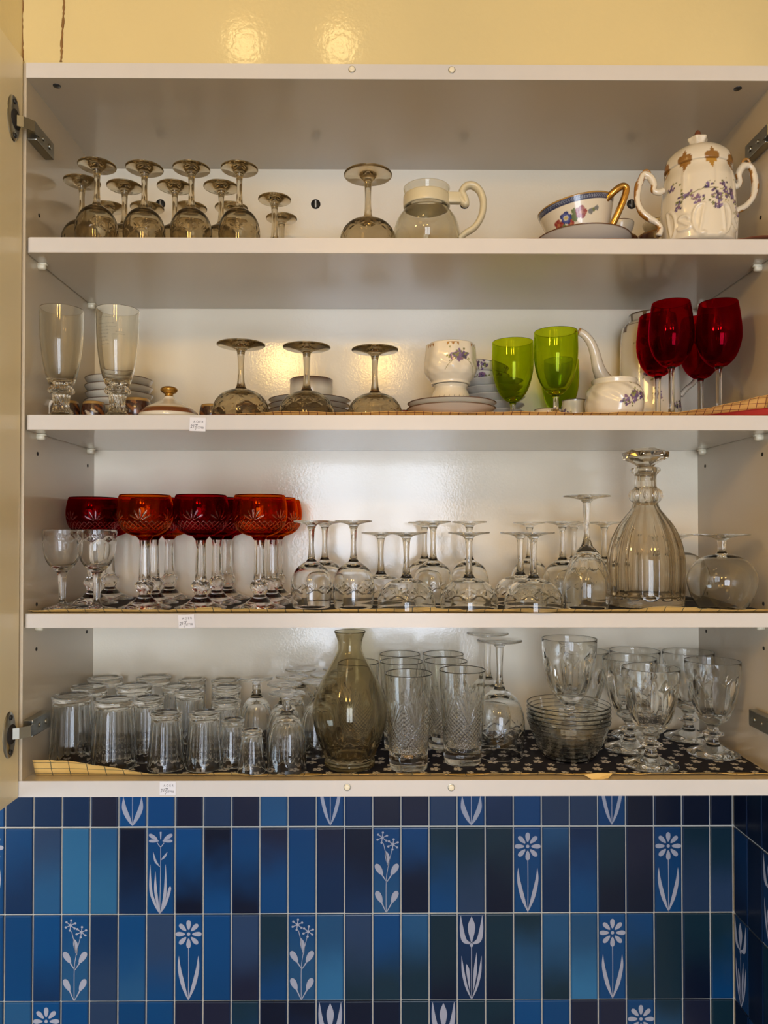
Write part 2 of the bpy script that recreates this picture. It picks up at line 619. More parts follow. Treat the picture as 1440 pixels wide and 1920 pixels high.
def ribbon(pts, ws):
    """A stroke of varying width through pts."""
    out = spline([(p[0], p[1], w) for p, w in zip(pts, ws)], 6)
    lft, rgt = [], []
    for i, (x, y, w) in enumerate(out):
        x0, y0 = out[max(i - 1, 0)][:2]
        x1, y1 = out[min(i + 1, len(out) - 1)][:2]
        d = sqrt((x1 - x0) ** 2 + (y1 - y0) ** 2) or 1
        nx, ny = -(y1 - y0) / d, (x1 - x0) / d
        lft.append((x + nx * w / 2, y + ny * w / 2))
        rgt.append((x - nx * w / 2, y - ny * w / 2))
    return ('strip', lft, rgt)


def motif(kind):
    """Flower print in millimetres on a 48 x 155 mm tile, origin at its centre."""
    s = []
    if kind == 'd':          # daisy with eight petals and two blade leaves
        cy_ = 42
        for k in range(8):
            a = k * pi / 4 + pi / 2
            s.append(ell(cos(a) * 14.5, cy_ + sin(a) * 14.5 * 1.1, 8.6, 3.9, a, 14, 0.35))
        s.append(ell(0, cy_, 3, 3, 0))
        s.append(ribbon([(0, cy_ - 22), (0.3, -20), (0, -72)], [1.2, 1.1, 1.2]))
        for m_ in (-1, 1):
            s.append(ribbon([(m_ * 17, 4), (m_ * 16, -18), (m_ * 9, -48), (0, -73)], [0.3, 5.5, 6.5, 0.8]))
    elif kind == 's':        # two starry heads on thin stems, paired round leaves
        for cx_, cy_ in ((-8, 58), (11, 46)):
            for k in range(6):
                a = k * pi / 3 + 0.4
                s.append(ribbon([(cx_, cy_), (cx_ + cos(a) * 8, cy_ + sin(a) * 8)], [1.6, 1.3]))
                s.append(ell(cx_ + cos(a) * 9, cy_ + sin(a) * 9, 2.1, 1.9, 0, 10))
            s.append(ell(cx_, cy_, 2.6, 2.6, 0, 10))
        s.append(ribbon([(-6, 48), (-2, 30), (1, 10)], [1.1, 1.1, 1.0]))
        s.append(ribbon([(9, 36), (5, 20), (2, 6), (-1, -20), (-1, -74)], [1.0, 1.0, 1.0, 1.1, 1.2]))
        s.append(ribbon([(-2, 34), (1, 24), (3, 6)], [2, 8, 1]))
        for m_ in (-1, 1):
            s.append(ell(m_ * 13.5, 2, 11.5, 5.2, pi / 2 - m_ * 0.55, 16, 0.25))
            s.append(ribbon([(m_ * 8, -8), (0, -20)], [2.5, 1.0]))
            s.append(ell(m_ * 13.5, -46, 11.5, 5.2, pi / 2 - m_ * 0.45, 16, 0.25))
            s.append(ribbon([(m_ * 9, -56), (-1, -74)], [2.5, 1.0]))
    elif kind == 't':        # tulip
        s.append(ribbon([(0, 71), (0, 52), (0, 26)], [1, 13, 2]))
        for m_ in (-1, 1):
            s.append(ribbon([(m_ * 19, 73), (m_ * 17.5, 50), (m_ * 13, 30), (m_ * 2, 24)], [0.6, 6.5, 8.5, 3]))
        s.append(ribbon([(0, 25), (0, -74)], [1.4, 1.2]))
        s.append(ell(0, 21, 3, 3.4, 0))
        for m_ in (-1, 1):
            s.append(ribbon([(m_ * 17.5, 2), (m_ * 15, -25), (m_ * 9, -52), (0, -74)], [0.4, 4.6, 4.2, 0.8]))
            s.append(ribbon([(m_ * 9, 8 if m_ > 0 else -12), (m_ * 6.5, -25), (m_ * 3, -60)], [0.4, 6, 0.5]))
    elif kind == 'b':        # bell flower with tall blades
        for m_ in (-1, 1):
            s.append(ell(m_ * 13, 60, 9, 3.4, m_ * 0.55 if m_ > 0 else pi - 0.55, 14, 0.3))
            s.append(ell(m_ * 12, 53, 9, 2.6, 0.0 if m_ > 0 else pi, 14, 0.3))
        s.append(ribbon([(0, 69), (0, 56)], [3.5, 1.5]))
        s.append(ribbon([(-6, 50), (0, 43), (6, 50)], [1.2, 1.6, 1.2]))
        s.append(ribbon([(0, 44), (0, 0), (-1, -72)], [1, 1, 1.2]))
        s.append(ribbon([(-13, 34), (-9, 18), (-1, 8)], [0.4, 4, 0.8]))
        s.append(ribbon([(12, 34), (7, 26), (1, 20)], [0.4, 4, 0.8]))
        for x0, t0 in ((-18, 12), (-9, 0), (9, 12), (17, -26)):
            s.append(ribbon([(x0, t0), (x0 * 0.95, -32), (x0 * 0.5, -58), (-1, -74)], [0.4, 5, 4, 0.8]))
    elif kind in ('l', 'v'):  # stem with two leaves, only its lower half is in view
        s.append(ribbon([(0, 40), (0, -72)], [1.1, 1.1]))
        for m_ in (-1, 1):
            if kind == 'l':
                s.append(ribbon([(m_ * 16, -22), (m_ * 14.5, -42), (m_ * 7, -60), (0, -73)], [0.5, 8, 7, 0.8]))
            else:
                s.append(ribbon([(m_ * 18, 10), (m_ * 15.5, -20), (m_ * 8, -52), (0, -73)], [0.5, 5.5, 5.5, 0.8]))
        for k in range(8):
            a = k * pi / 4
            s.append(ell(cos(a) * 14, 50 + sin(a) * 14, 8, 3.8, a, 14, 0.3))
    vs, fs = [], []
    for q in s:
        n = len(vs)
        if isinstance(q, tuple) and q[0] == 'strip':
            k = len(q[1])
            for (x0, y0), (x1, y1) in zip(q[1], q[2]):
                vs += [(x0 / 1000, -0.0004, y0 / 1000), (x1 / 1000, -0.0004, y1 / 1000)]
            for i in range(k - 1):
                fs.append((n + 2 * i, n + 2 * i + 2, n + 2 * i + 3, n + 2 * i + 1))
        else:
            vs += [(x / 1000, -0.00045, y / 1000) for x, y in q]
            fs.append(tuple(range(n, n + len(q))))
    return mesh('flower_print', vs, fs, M['print_pale'], False)


MOT = {k: motif(k) for k in 'dstblv'}
full = tile_mesh(pitch - GAP, rowh - GAP)
narrow = tile_mesh(XW - (xj0 + 25 * pitch) - GAP, rowh - GAP)
rt = random.Random(5)


def put_tile(me, parent, loc, rotz, code):
    o_ = link('tile', me, parent, loc, (rt.uniform(-.006, .006), 0, rotz + rt.uniform(-.008, .008)))
    top, low = code[0], code[1]
    pr = None
    if top == '*':
        pr = low
        top, low = {'d': 'BB', 's': 'BM', 't': 'NN', 'b': 'BB', 'l': 'BB', 'v': 'BB'}[pr]
    def j(c):
        k = rt.uniform(0.85, 1.15)
        return tuple(v * k for v in PAL[c])
    o_['glaze_top'] = j(top)
    o_['glaze_low'] = j(low)
    o_['glaze_split'] = rt.uniform(0.3, 0.7)
    if pr:
        link('flower_print', MOT[pr], o_)
        o_['label'] = 'blue tile with a pale printed flower'
    return o_


for r, row in enumerate(ROWS):
    codes = row.split()
    zc = (ZJ[r] + ZJ[r + 1]) / 2
    put_tile(full, wall_back, (xj0 - 1.5 * pitch, YT, zc), 0, 'NB')
    for c, code in enumerate(codes):
        if c < 26:
            put_tile(full, wall_back, (xj0 + (c - 0.5) * pitch, YT, zc), 0, code)
        else:
            put_tile(narrow, wall_back, ((XW + xj0 + 25 * pitch) / 2, YT, zc), 0, code)
    for c in range(6):
        code = {(2, 0): '*t', (1, 2): '*t', (3, 4): '*d'}.get((r, c), rt.choice(['DD', 'DN', 'TD', 'ND']))
        put_tile(full, wall_right, (XW, YT - 0.001 - (c + 0.5) * pitch, zc), -pi / 2, code)

# ------------------------------------------------------------------ the cabinet
cab = thing('kitchen_cabinet', (0, YF, ZB0), 'wide white laminate wall cabinet with both doors open and three shelves of glassware', 'cabinet')
CO = Vector(cab.location)


def cbox(name, x0, x1, y0, y1, z0, z1, mat='laminate', b=0.0, parent=None, label=None):
    vs, fs = boxgeo(x0, x1, y0, y1, z0, z1, b)
    me = mesh(name, [(v[0] - CO.x, v[1] - CO.y, v[2] - CO.z) for v in vs], fs, M[mat], False)
    o_ = link(name, me, parent or cab)
    if label:
        o_['label'] = label
    return o_


def cadd(name, geo, mat, parent=None, smooth=True, label=None):
    vs, fs = geo
    me = mesh(name, [tuple(Vector(v) - CO) for v in vs], fs, M[mat], smooth)
    o_ = link(name, me, parent or cab)
    if label:
        o_['label'] = label
    return o_


Z_UND = P(703, 149, 1.06).z          # underside of the top panel
Z_BOT = P(703, 1463, 1.06).z         # upper face of the bottom panel
ZS = []
for yt, yb in ((446.5, 475.5), (778.5, 806.5), (1150, 1177)):
    ZS.append((P(703, yt, 1.061).z, P(703, yb, 1.061).z))
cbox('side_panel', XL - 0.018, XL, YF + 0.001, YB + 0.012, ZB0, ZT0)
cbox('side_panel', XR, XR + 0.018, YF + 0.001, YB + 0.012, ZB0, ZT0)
cbox('back_panel', XL, XR, YB, YB + 0.012, ZB0, ZT0, 'laminate_lit')
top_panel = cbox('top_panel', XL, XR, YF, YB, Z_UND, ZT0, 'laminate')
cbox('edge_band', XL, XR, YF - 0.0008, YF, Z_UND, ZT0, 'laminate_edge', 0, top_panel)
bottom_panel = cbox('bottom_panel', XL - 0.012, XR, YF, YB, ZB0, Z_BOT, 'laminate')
cbox('edge_band', XL - 0.012, XR, YF - 0.0008, YF, ZB0, Z_BOT, 'laminate_edge', 0, bottom_panel)
shelves = []
for z1, z0 in ZS:
    rad = 0.006
    x0, x1 = XL + 0.0015, XR - 0.0015
    out = [(x0, YB - 0.001), (x0, YF + 0.001 + rad)]
    for k in range(1, 5):
        a = pi + k * pi / 8
        out.append((x0 + rad + rad * cos(a), YF + 0.001 + rad + rad * sin(a)))
    for k in range(0, 5):
        a = 1.5 * pi + k * pi / 8
        out.append((x1 - rad + rad * cos(a), YF + 0.001 + rad + rad * sin(a)))
    out.append((x1, YB - 0.001))
    n = len(out)
    vs = [(x, y, z0) for x, y in out] + [(x, y, z1) for x, y in out]
    fs = [tuple(range(n))[::-1], tuple(range(n, 2 * n))] + [(i, (i + 1) % n, n + (i + 1) % n, n + i) for i in range(n)]
    s_ = cadd('shelf', (vs, fs), 'laminate', None, False)
    edge = [(x, y - 0.0007) for x, y in out[2:-1]]
    m_ = len(edge)
    vs = [(x, y, z0 + 0.0005) for x, y in edge] + [(x, y, z1 - 0.0005) for x, y in edge]
    fs = [(i, i + 1, m_ + i + 1, m_ + i) for i in range(m_ - 1)]
    cadd('edge_band', (vs, fs), 'laminate_edge', s_, True)
    shelves.append(s_)
    for xw, sg in ((XL, 1), (XR, -1)):
        for yy in (1.103, 1.295):
            g1 = tube([(xw, yy, z0 - 0.005), (xw + sg * 0.007, yy, z0 - 0.005), (xw + sg * 0.010, yy, z0 - 0.005)], [0.0045, 0.0045, 0.0038], 12)
            g2 = boxgeo(min(xw, xw + sg * 0.012), max(xw, xw + sg * 0.012), yy - 0.004, yy + 0.004, z0 - 0.0028, z0 - 0.0002)
            cadd('shelf_pin', join(g1, g2), 'peg', None)
# drilled holes in the sides
for zy in (404, 851, 1133, 1217):
    zc = P(65, zy, 1.103).z
    for xw, sg in ((XL, 1), (XR, -1)):
        for yy in (1.103, 1.295):
            if zy in (404,) and yy > 1.2:
                continue
            cadd('pin_hole', tube([(xw - sg * 0.001, yy, zc), (xw + sg * 0.0004, yy, zc)], 0.0029, 14), 'dark_hole')
# screw covers on the back panel and screw heads under the top panel
for px in (301, 592, 871, 1184):
    p = P(px, 383, YB)
    sc = cadd('screw_cover', tube([(p.x, YB + 0.001, p.z), (p.x, YB - 0.0012, p.z)], 0.0084, 20), 'screw_black')
    cadd('slot', boxgeo(p.x - 0.0011, p.x + 0.0011, YB - 0.0018, YB - 0.001, p.z - 0.006, p.z + 0.006), 'steel', sc, False)
for px in (105, 1385):
    p = P(px, 157, 1.075)
    cadd('screw_cover', tube([(p.x, 1.078, Z_UND + 0.001), (p.x, 1.078, Z_UND - 0.0008)], 0.0055, 18), 'screw_black')
# door bumpers on the front edges
for px, py in ((660, 131), (847, 132), (651, 1475.5), (846, 1476)):
    p = P(px, py, YF)
    ring = cadd('door_bumper', tube([(p.x, YF, p.z), (p.x, YF - 0.0012, p.z), (p.x, YF - 0.0013, p.z)], [0.0051, 0.0051, 0.0045], 20), 'steel')
    cadd('bumper_pad', tube([(p.x, YF - 0.001, p.z), (p.x, YF - 0.0026, p.z), (p.x, YF - 0.003, p.z)], [0.0041, 0.0041, 0.003], 20), 'peg', ring)

# stickers with print and handwriting
def text_mesh(body, size):
    c = bpy.data.curves.new('lettering', 'FONT')
    c.body = body
    c.size = size
    c.extrude = 0.00004
    c.align_x = 'CENTER'
    c.resolution_u = 3
    to = bpy.data.objects.new('lettering', c)
    COL.objects.link(to)
    bpy.context.view_layer.update()
    me = bpy.data.meshes.new_from_object(to.evaluated_get(bpy.context.evaluated_depsgraph_get()))
    bpy.data.objects.remove(to)
    bpy.data.curves.remove(c)
    me.materials.clear()
    me.materials.append(M['ink'])
    return me


TX = [(text_mesh('A O E R', 0.0040), 0.0005, 0.0022), (text_mesh('17798', 0.0040), 0.0030, -0.0060)]
HW = text_mesh('217', 0.0062)
for (px, py, par, tilt) in ((371, 796, shelves[1], 0.03), (350, 1164.5, shelves[2], -0.06), (315, 1477.5, bottom_panel, 0.0)):
    yy = YF - 0.0012
    p = P(px, py, YF) - CO
    st = link('sticker', mesh('sticker', *boxgeo(-0.0112, 0.0112, -0.0001, 0.0001, -0.0095, 0.0095), M['sticker'], False), par, (p.x, yy - CO.y, p.z), (0, tilt, 0))
    st['label'] = 'small white price sticker with black print and handwriting'
    vs_, fs_ = [], []
    for me_, dx, dz, an, sh in [(TX[0][0], 0.001, 0.0025, 0, 0), (TX[1][0], 0.0035, -0.0060, 0, 0), (HW, -0.0058, -0.0048, 0.12, 0.3)]:
        n = len(vs_)
        for v in me_.vertices:
            x, z = v.co.x + v.co.y * sh, v.co.y
            x, z = x * cos(an) - z * sin(an), x * sin(an) + z * cos(an)
            vs_.append((x + dx, -0.00016 - v.co.z, z + dz))
        fs_ += [tuple(i + n for i in q.vertices) for q in me_.polygons]
    n = len(vs_)   # the slash after the handwriting
    vs_ += [(-0.0035, -0.0002, -0.0085), (-0.0030, -0.0002, -0.0085), (0.0004, -0.0002, 0.0005), (-0.0001, -0.0002, 0.0005)]
    fs_.append((n, n + 1, n + 2, n + 3))
    # third level: the lettering is joined into the sticker mesh as a second material
    sv, sf = boxgeo(-0.0112, 0.0112, -0.0001, 0.0001, -0.0095, 0.0095)
    me = mesh('sticker', sv + vs_, sf + [tuple(i + 8 for i in f) for f in fs_], [M['sticker'], M['ink']], False)
    for i, pl in enumerate(me.polygons):
        pl.material_index = 0 if i < 6 else 1
    st.data = me

# the open doors with their hinges
xd = XL - 0.0035
door_l = cbox('door', xd - 0.018, xd, 0.535, YF - 0.003, ZB0, P(40, 112, 1.06).z, 'door', 0.0008, None, 'open left door seen edge-on')
door_r = cbox('door', XR + 0.0035, XR + 0.0215, 0.535, YF - 0.003, ZB0, ZT0, 'door', 0.0008, None, 'open right door beyond the frame')


def hinge(side, zc):
    """Concealed hinge: cup plate on the door, cranked link, mounting block on the side panel."""
    sg = 1 if side == 'l' else -1
    xdoor = xd if side == 'l' else XR + 0.0035
    xs = XL if side == 'l' else XR
    dr = door_l if side == 'l' else door_r
    yc = 1.030
    # crescent plate with two screw lugs
    pts, n = [], 40
    for i in range(n):
        a = 2 * pi * i / n
        ry = 0.0185
        hz = 0.0315
        pts.append((yc + ry * cos(a) * (1 if cos(a) < 0 else 0.85), zc + hz * (sin(a) if abs(sin(a)) < 0.999 else sin(a))))
    vs = [(xdoor, y, z) for y, z in pts] + [(xdoor + sg * 0.002, yc + (y - yc) * 0.94, zc + (z - zc) * 0.96) for y, z in pts]
    fs = [(i, (i + 1) % n, n + (i + 1) % n, n + i) for i in range(n)] + [tuple(range(n, 2 * n))]
    hg = cadd('hinge', (vs, fs), 'steel', dr, True, 'nickel concealed hinge plate')
    cup = tube([(xdoor + sg * 0.0019, yc + 0.003, zc), (xdoor + sg * 0.0026, yc + 0.003, zc)], 0.0135, 22)
    cadd('hinge_cup', cup, 'dark_hole', dr)
    sc = join(tube([(xdoor + sg * 0.0018, yc, zc + 0.0235), (xdoor + sg * 0.0036, yc, zc + 0.0235)], 0.0035, 12),
              tube([(xdoor + sg * 0.0018, yc, zc - 0.0235), (xdoor + sg * 0.0036, yc, zc - 0.0235)], 0.0035, 12))
    cadd('hinge_screw', sc, 'screw_black', dr)
    # cranked link plate from the cup to the arm
    path = [(xdoor + sg * 0.001, yc + 0.004, zc), (xdoor + sg * 0.010, yc + 0.008, zc), (xs + sg * 0.017, yc + 0.020, zc), (xs + sg * 0.0165, YF + 0.006, zc)]
    vs, fs = [], []
    for (x, y, z) in path:
        vs += [(x, y, z - 0.0075), (x, y, z + 0.0075), (x - sg * 0.0018, y + 0.0012, z + 0.0075), (x - sg * 0.0018, y + 0.0012, z - 0.0075)]
    for i in range(len(path) - 1):
        for j in range(4):
            k = (j + 1) % 4
            fs.append((i * 4 + j, i * 4 + k, i * 4 + 4 + k, i * 4 + 4 + j))
    fs += [(0, 1, 2, 3), (len(vs) - 1, len(vs) - 2, len(vs) - 3, len(vs) - 4)]
    cadd('hinge_link', (vs, fs), 'steel', None, False)
    # arm and mounting block on the side panel
    a, b = sorted((xs, xs + sg * 0.0135))
    blk = cbox('hinge_arm', a, b, YF + 0.003, YF + 0.062, zc - 0.012, zc + 0.012, 'steel', 0.0012)
    for yy, rr in ((YF + 0.024, 0.003), (YF + 0.046, 0.0042)):
        cadd('adjusting_screw', tube([(xs + sg * 0.013, yy, zc), (xs + sg * 0.0150, yy, zc), (xs + sg * 0.0155, yy, zc)], [rr, rr, rr * 0.7], 14), 'steel', blk, True, 'bright screw head')


for s_ in 'lr':
    hinge(s_, P(22, 222, 1.03).z)
    hinge(s_, P(22, 1378, 1.03).z)

# ------------------------------------------------------------------ liners on the shelves
def sheet(name, xs, ys, zf, mat, label, cat, thick=0.0005, under=None):
    """A sheet given by a height function over a grid, with a real thickness."""
    nx, ny = len(xs), len(ys)
    vs, uv_ = [], []
    arc = [0.0]
    for j in range(1, ny):
        arc.append(arc[-1] + abs(ys[j] - ys[j - 1]) + 0.4 * abs(zf(xs[nx // 8], ys[j])[2] - zf(xs[nx // 8], ys[j - 1])[2]))
    for lay in (0, 1):
        for j in range(ny):
            for i in range(nx):
                p = zf(xs[i], ys[j])
                vs.append((p[0], p[1], p[2] + (thick if lay == 0 else 0)))
                uv_.append((p[0] + 2.0, p[1] - p[2] + 3.0))
    fs = []
    N = nx * ny
    for j in range(ny - 1):
        for i in range(nx - 1):
            a = j * nx + i
            fs.append((a, a + 1, a + nx + 1, a + nx))
            fs.append((N + a, N + a + nx, N + a + nx + 1, N + a + 1))
    for i in range(nx - 1):
        fs.append((N + i, N + i + 1, i + 1, i))
        a = (ny - 1) * nx + i
        fs.append((a, a + 1, N + a + 1, N + a))
    for j in range(ny - 1):
        a = j * nx
        fs.append((a, a + nx, N + a + nx, N + a))
        a = j * nx + nx - 1
        fs.append((N + a, N + a + nx, a + nx, a))
    o_ = link(name, mesh(name, vs, fs, mat, True, None, uv_))
    return tag(o_, label, cat) if label else o_


def frange(a, b, n):
    return [a + (b - a) * i / (n - 1) for i in range(n)]


# shelf 1: thin brown paper, right half only
def z1f(x, y):
    lift = 0.005 * sstep(0.50, 0.556, x) + (0.0008 * (1 + sin(x * 60)) if y < 1.07 else 0)
    return (x, y, ZS[0][0] + 0.0004 + lift * (1 - sstep(1.066, 1.10, y)))


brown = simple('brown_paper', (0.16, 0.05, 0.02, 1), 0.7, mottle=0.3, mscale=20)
XA = P(930, 450, 1.08).x
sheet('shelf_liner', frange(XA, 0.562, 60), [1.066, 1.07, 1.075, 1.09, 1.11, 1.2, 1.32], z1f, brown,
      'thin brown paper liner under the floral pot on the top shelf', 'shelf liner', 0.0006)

XB0 = P(396, 775, 1.07).x


def z2f(x, y):
    h = 0.0042 + 0.0008 * sin(x * 37) + 0.0004 * sin(x * 130)
    h *= sstep(XB0, XB0 + 0.12, x) * 0.9 + 0.1
    curl = 0.025 * max(0.0, (x - 0.425) / 0.135) ** 1.15
    k = 1 - sstep(1.066, 1.074, y)
    k2 = 1 - sstep(1.066, 1.085, y)
    return (x, y, ZS[1][0] + 0.0004 + h * k + curl * k2)


sheet('shelf_liner', frange(XB0, 0.560, 120), [1.064, 1.066, 1.068, 1.070, 1.072, 1.074, 1.078, 1.082, 1.088, 1.12, 1.32], z2f, M['paper_orange'],
      'orange squared paper liner of the second shelf, curling up beside the cherry glasses', 'shelf liner', 0.0006)


def z2r(x, y):
    curl = 0.0120 * max(0.0, (x - 0.46) / 0.10)
    return (x, y, ZS[1][0] + 0.0002 + curl * (1 - sstep(1.0635, 1.072, y)))


red_sheet = sheet('red_paper', frange(0.455, 0.561, 24), [1.0628, 1.064, 1.066, 1.069, 1.072, 1.074], z2r, M['red_paper'],
                  'red paper edge below the curled liner of the second shelf', 'paper', 0.0002)


def front_lip(base, hts, y0, y1):
    """hts(x): height of the lip; it stands up along the front edge and lies flat behind it."""
    def f(x, y):
        k = 1 - sstep(y0, y1, y)
        return (x, y, base + hts(x) * k)
    return f


h3 = lambda x: 0.0048 + 0.0011 * sin(x * 31 + 1) + 0.0006 * sin(x * 97) + (0.002 if sin(x * 19) > 0.75 else 0)
sheet('shelf_liner', frange(XL + 0.006, 0.556, 160), [1.064, 1.066, 1.068, 1.070, 1.073, 1.078, 1.10, 1.32],
      front_lip(ZS[2][0] + 0.0003, h3, 1.064, 1.075), M['paper'],
      'yellow squared paper liner along the front of the third shelf', 'shelf liner', 0.0004)
h4 = lambda x: 0.0038 + 0.0010 * sin(x * 27 + 2) + 0.0007 * sin(x * 83) + 0.019 * (1 - sstep(XL + 0.05, XL + 0.21, x)) + (0.0015 if sin(x * 23) > 0.8 else 0)
sheet('shelf_liner', frange(XL + 0.009, 0.562, 160), [1.072, 1.0735, 1.075, 1.0765, 1.079, 1.084, 1.10, 1.32],
      front_lip(Z_BOT + 0.0003, h4, 1.072, 1.084), M['paper'],
      'yellow squared paper liner curling up at the left of the lowest shelf', 'shelf liner', 0.0004)
# folded scrap of the liner by the glass bowls
vs = [tuple(P(a, b, c)) for a, b, c in ((1095, 1452, 1.066), (1112, 1462, 1.062), (1140, 1459, 1.063), (1148, 1450, 1.069), (1120, 1449, 1.068))]
vs2 = [(x, y, z - 0.0006) for x, y, z in vs]
fs = [(0, 1, 2, 3, 4), (9, 8, 7, 6, 5)] + [(i, (i + 1) % 5 + 0, (i + 1) % 5 + 5, i + 5) for i in range(5)]
n = link('paper_scrap', mesh('paper_scrap', vs + vs2, fs, M['paper'], False))
tag(n, 'torn yellow paper corner sticking out below the glass bowls', 'paper')


# dark cloths on shelves 3 and 4
def cl3(x, y):
    fx = 0.003 * sstep(0.40, 0.50, x) * (1 + sin(x * 70 + y * 30)) * sstep(1.16, 1.26, y)
    return (x, y, ZS[2][0] + 0.0009 + fx * 0.4)


dark = simple('dark_grey_cloth', (0.035, 0.033, 0.036, 1), 0.85, 0, 0, (900, 0.4, 0.0006), 0.1, 0.3, 40)
sheet('shelf_cloth', frange(XL + 0.01, 0.561, 120), frange(1.077, 1.32, 24), cl3, dark,
      'dark cloth under the glasses on the third shelf', 'cloth', 0.0004)


def cl4(x, y):
    front = 1.0865 + 0.0012 * sin(x * 40) + 0.014 * (1 - sstep(XL + 0.05, XL + 0.17, x))
    yy = max(y, front + (y - 1.078) * 0.02)
    wob = 0.0006 * sin(x * 45) * sin(y * 60) + 0.006 * (1 - sstep(XL + 0.04, XL + 0.13, x)) * (1 - sstep(1.08, 1.12, y))
    return (x, yy, Z_BOT + 0.0009 + max(0, wob))


sheet('shelf_cloth', frange(XL + 0.012, 0.5635, 140), frange(1.078, 1.322, 40), cl4, M['cloth'],
      'navy cloth with small white flowers lining the lowest shelf', 'cloth', 0.0005)

# ------------------------------------------------------------------ glass profiles
Z1, Z2, Z3, Z4 = ZS[0][0] + 0.0017, ZS[1][0] + 0.0014, ZS[2][0] + 0.0018, Z_BOT + 0.0024


def groove_seg(u, v_, segs_, w):
    """1 on the strokes, falling to 0 at distance w."""
    best = 0.0
    for x0, y0, x1, y1 in segs_:
        dx, dy = x1 - x0, y1 - y0
        t_ = max(0, min(1, ((u - x0) * dx + (v_ - y0) * dy) / (dx * dx + dy * dy)))
        d = sqrt((u - x0 - dx * t_) ** 2 + (v_ - y0 - dy * t_) ** 2)
        if d < w:
            best = max(best, 1 - (d / w) ** 2)
    return best


LEAF = [(-0.011, -0.004, -0.003, 0.001), (0.011, -0.004, 0.003, 0.001), (0, 0.0, 0, 0.008), (-0.004, 0.002, -0.009, 0.006), (0.004, 0.002, 0.009, 0.006)]


def leafcut(zc, n, depth=0.0007, sc=1.0, up=1):
    """A band of small cut leaf sprays around the bowl."""
    def f(th, z, i, r):
        if abs(z - zc) > 0.012 * sc:
            return 0
        u = ((th * n / (2 * pi)) % 1 - 0.5) * 2 * pi * r / n
        return -depth * groove_seg(u / sc, up * (z - zc) / sc, LEAF, 0.0016)
    return f


def flute(n, depth, z0, z1, soft=0.006, power=1.0):
    """Concave panels side by side from z0 to z1."""
    def f(th, z, i, r):
        w_ = sstep(z0, z0 + soft, z) * (1 - sstep(z1 - soft, z1, z))
        return -depth * w_ * abs(cos(n * th / 2)) ** power
    return f


def dense(prof, z0, z1, step):
    """Add rows to a profile where the relief needs them."""
    out = [prof[0]]
    for a, b in zip(prof, prof[1:]):
        L = sqrt((b[0] - a[0]) ** 2 + (b[1] - a[1]) ** 2)
        if max(a[1], b[1]) > z0 and min(a[1], b[1]) < z1 and L > step:
            k = int(L / step) + 1
            for q in range(1, k):
                out.append((a[0] + (b[0] - a[0]) * q / k, a[1] + (b[1] - a[1]) * q / k))
        out.append(b)
    return out


def support(prof, e=0.0007, step=0.006):
    """Extra rows beside every corner and along long walls, so smooth shading stays true to the wall."""
    out = [prof[0]]
    for a, b in zip(prof, prof[1:]):
        L = sqrt((b[0] - a[0]) ** 2 + (b[1] - a[1]) ** 2)
        if L > 3 * e:
            n_ = max(1, int(L / step))
            for t_ in [e / L] + [k / n_ for k in range(1, n_)] + [1 - e / L]:
                out.append((a[0] + (b[0] - a[0]) * t_, a[1] + (b[1] - a[1]) * t_))
        out.append(b)
    return out


KINDS = {}


def kind(key, name, H, parts, cat, segs=72):
    """parts: (part name, profile, material, relief, relief only before this row, smooth, segs)."""
    KINDS[key] = dict(name=name, H=H, parts=parts, cat=cat, segs=segs, cache={})


def stemware(foot, stem, bowl_out, bowl_in, n=4):
    """Three open surfaces that meet ring on ring: foot, stem, bowl."""
    f_ = spline(foot, n)
    s_ = spline(stem, n)
    o_ = spline(bowl_out, n + 1)
    i_ = spline(bowl_in, n)
    return f_, s_, o_, i_


def add_stemware(key, name, H, foot, stem, bo, bi, mat, cat='glass', relief=None, rz=None, segs=72, bowlmat=None, stemrf=None, footrf=None, dn=0.0011, scale=1.0, bsegs=None):
    sc = lambda pr: [(r * scale, z * scale) for r, z in pr]
    f_, s_, o_, i_ = stemware(sc(foot), sc([foot[-1]] + stem), sc([stem[-1]] + bo), sc([bo[-1]] + bi))
    o_ = o_[:-2] + support(o_[-2:]) if not rz else o_
    i_ = support(i_[:2]) + i_[2:]
    if rz:
        o_ = dense(o_, rz[0] * scale, rz[1] * scale, dn)
    no = len(o_) - 1
    prof = o_ + i_[1:]
    rf = None
    if relief:
        rf = lambda th, z, i, r: relief(th, z, i, r) if 0 < i < no else 0
    kind(key, name, H * scale, [('bowl', prof, bowlmat or mat, rf, bsegs or (144 if relief else segs)), ('stem', s_, mat, stemrf, segs), ('foot', f_, mat, footrf, segs)], cat)


def place(key, x, y, z, label, inv=False, group=None, rz=0.0, mat=None, tilt=(0, 0), name=None, bowlmat=None, cat=None):
    k = KINDS[key]
    t_ = thing(name or k['name'], (x, y, z), label, cat or k['cat'], group, (tilt[0], tilt[1], rz))
    for pn, prof, m_, rf, sg in k['parts']:
        mm = (bowlmat if (bowlmat and pn in ('bowl', 'collar')) else mat) or m_
        ck = (pn, inv, mm)
        if ck not in k['cache']:
            pf = None
            if mm in ('ruby', 'amber'):
                top_ = max(range(len(prof)), key=lambda q_: prof[q_][1])
                pf = lambda th, z, r, i: (lambda q: (q, q, q))(1.0 if i > top_ else min(1, romer_cut(th, z, i, r) / -0.0004) if rf(th, z, i, r) else 0)
            vs_, fs_, pc_ = lathe(prof, sg, rf, pf, k['H'] if inv else None)
            k['cache'][ck] = mesh(pn, vs_, fs_, M[mm], sg > 16, pc_)
        link(pn, k['cache'][ck], t_)
    return t_


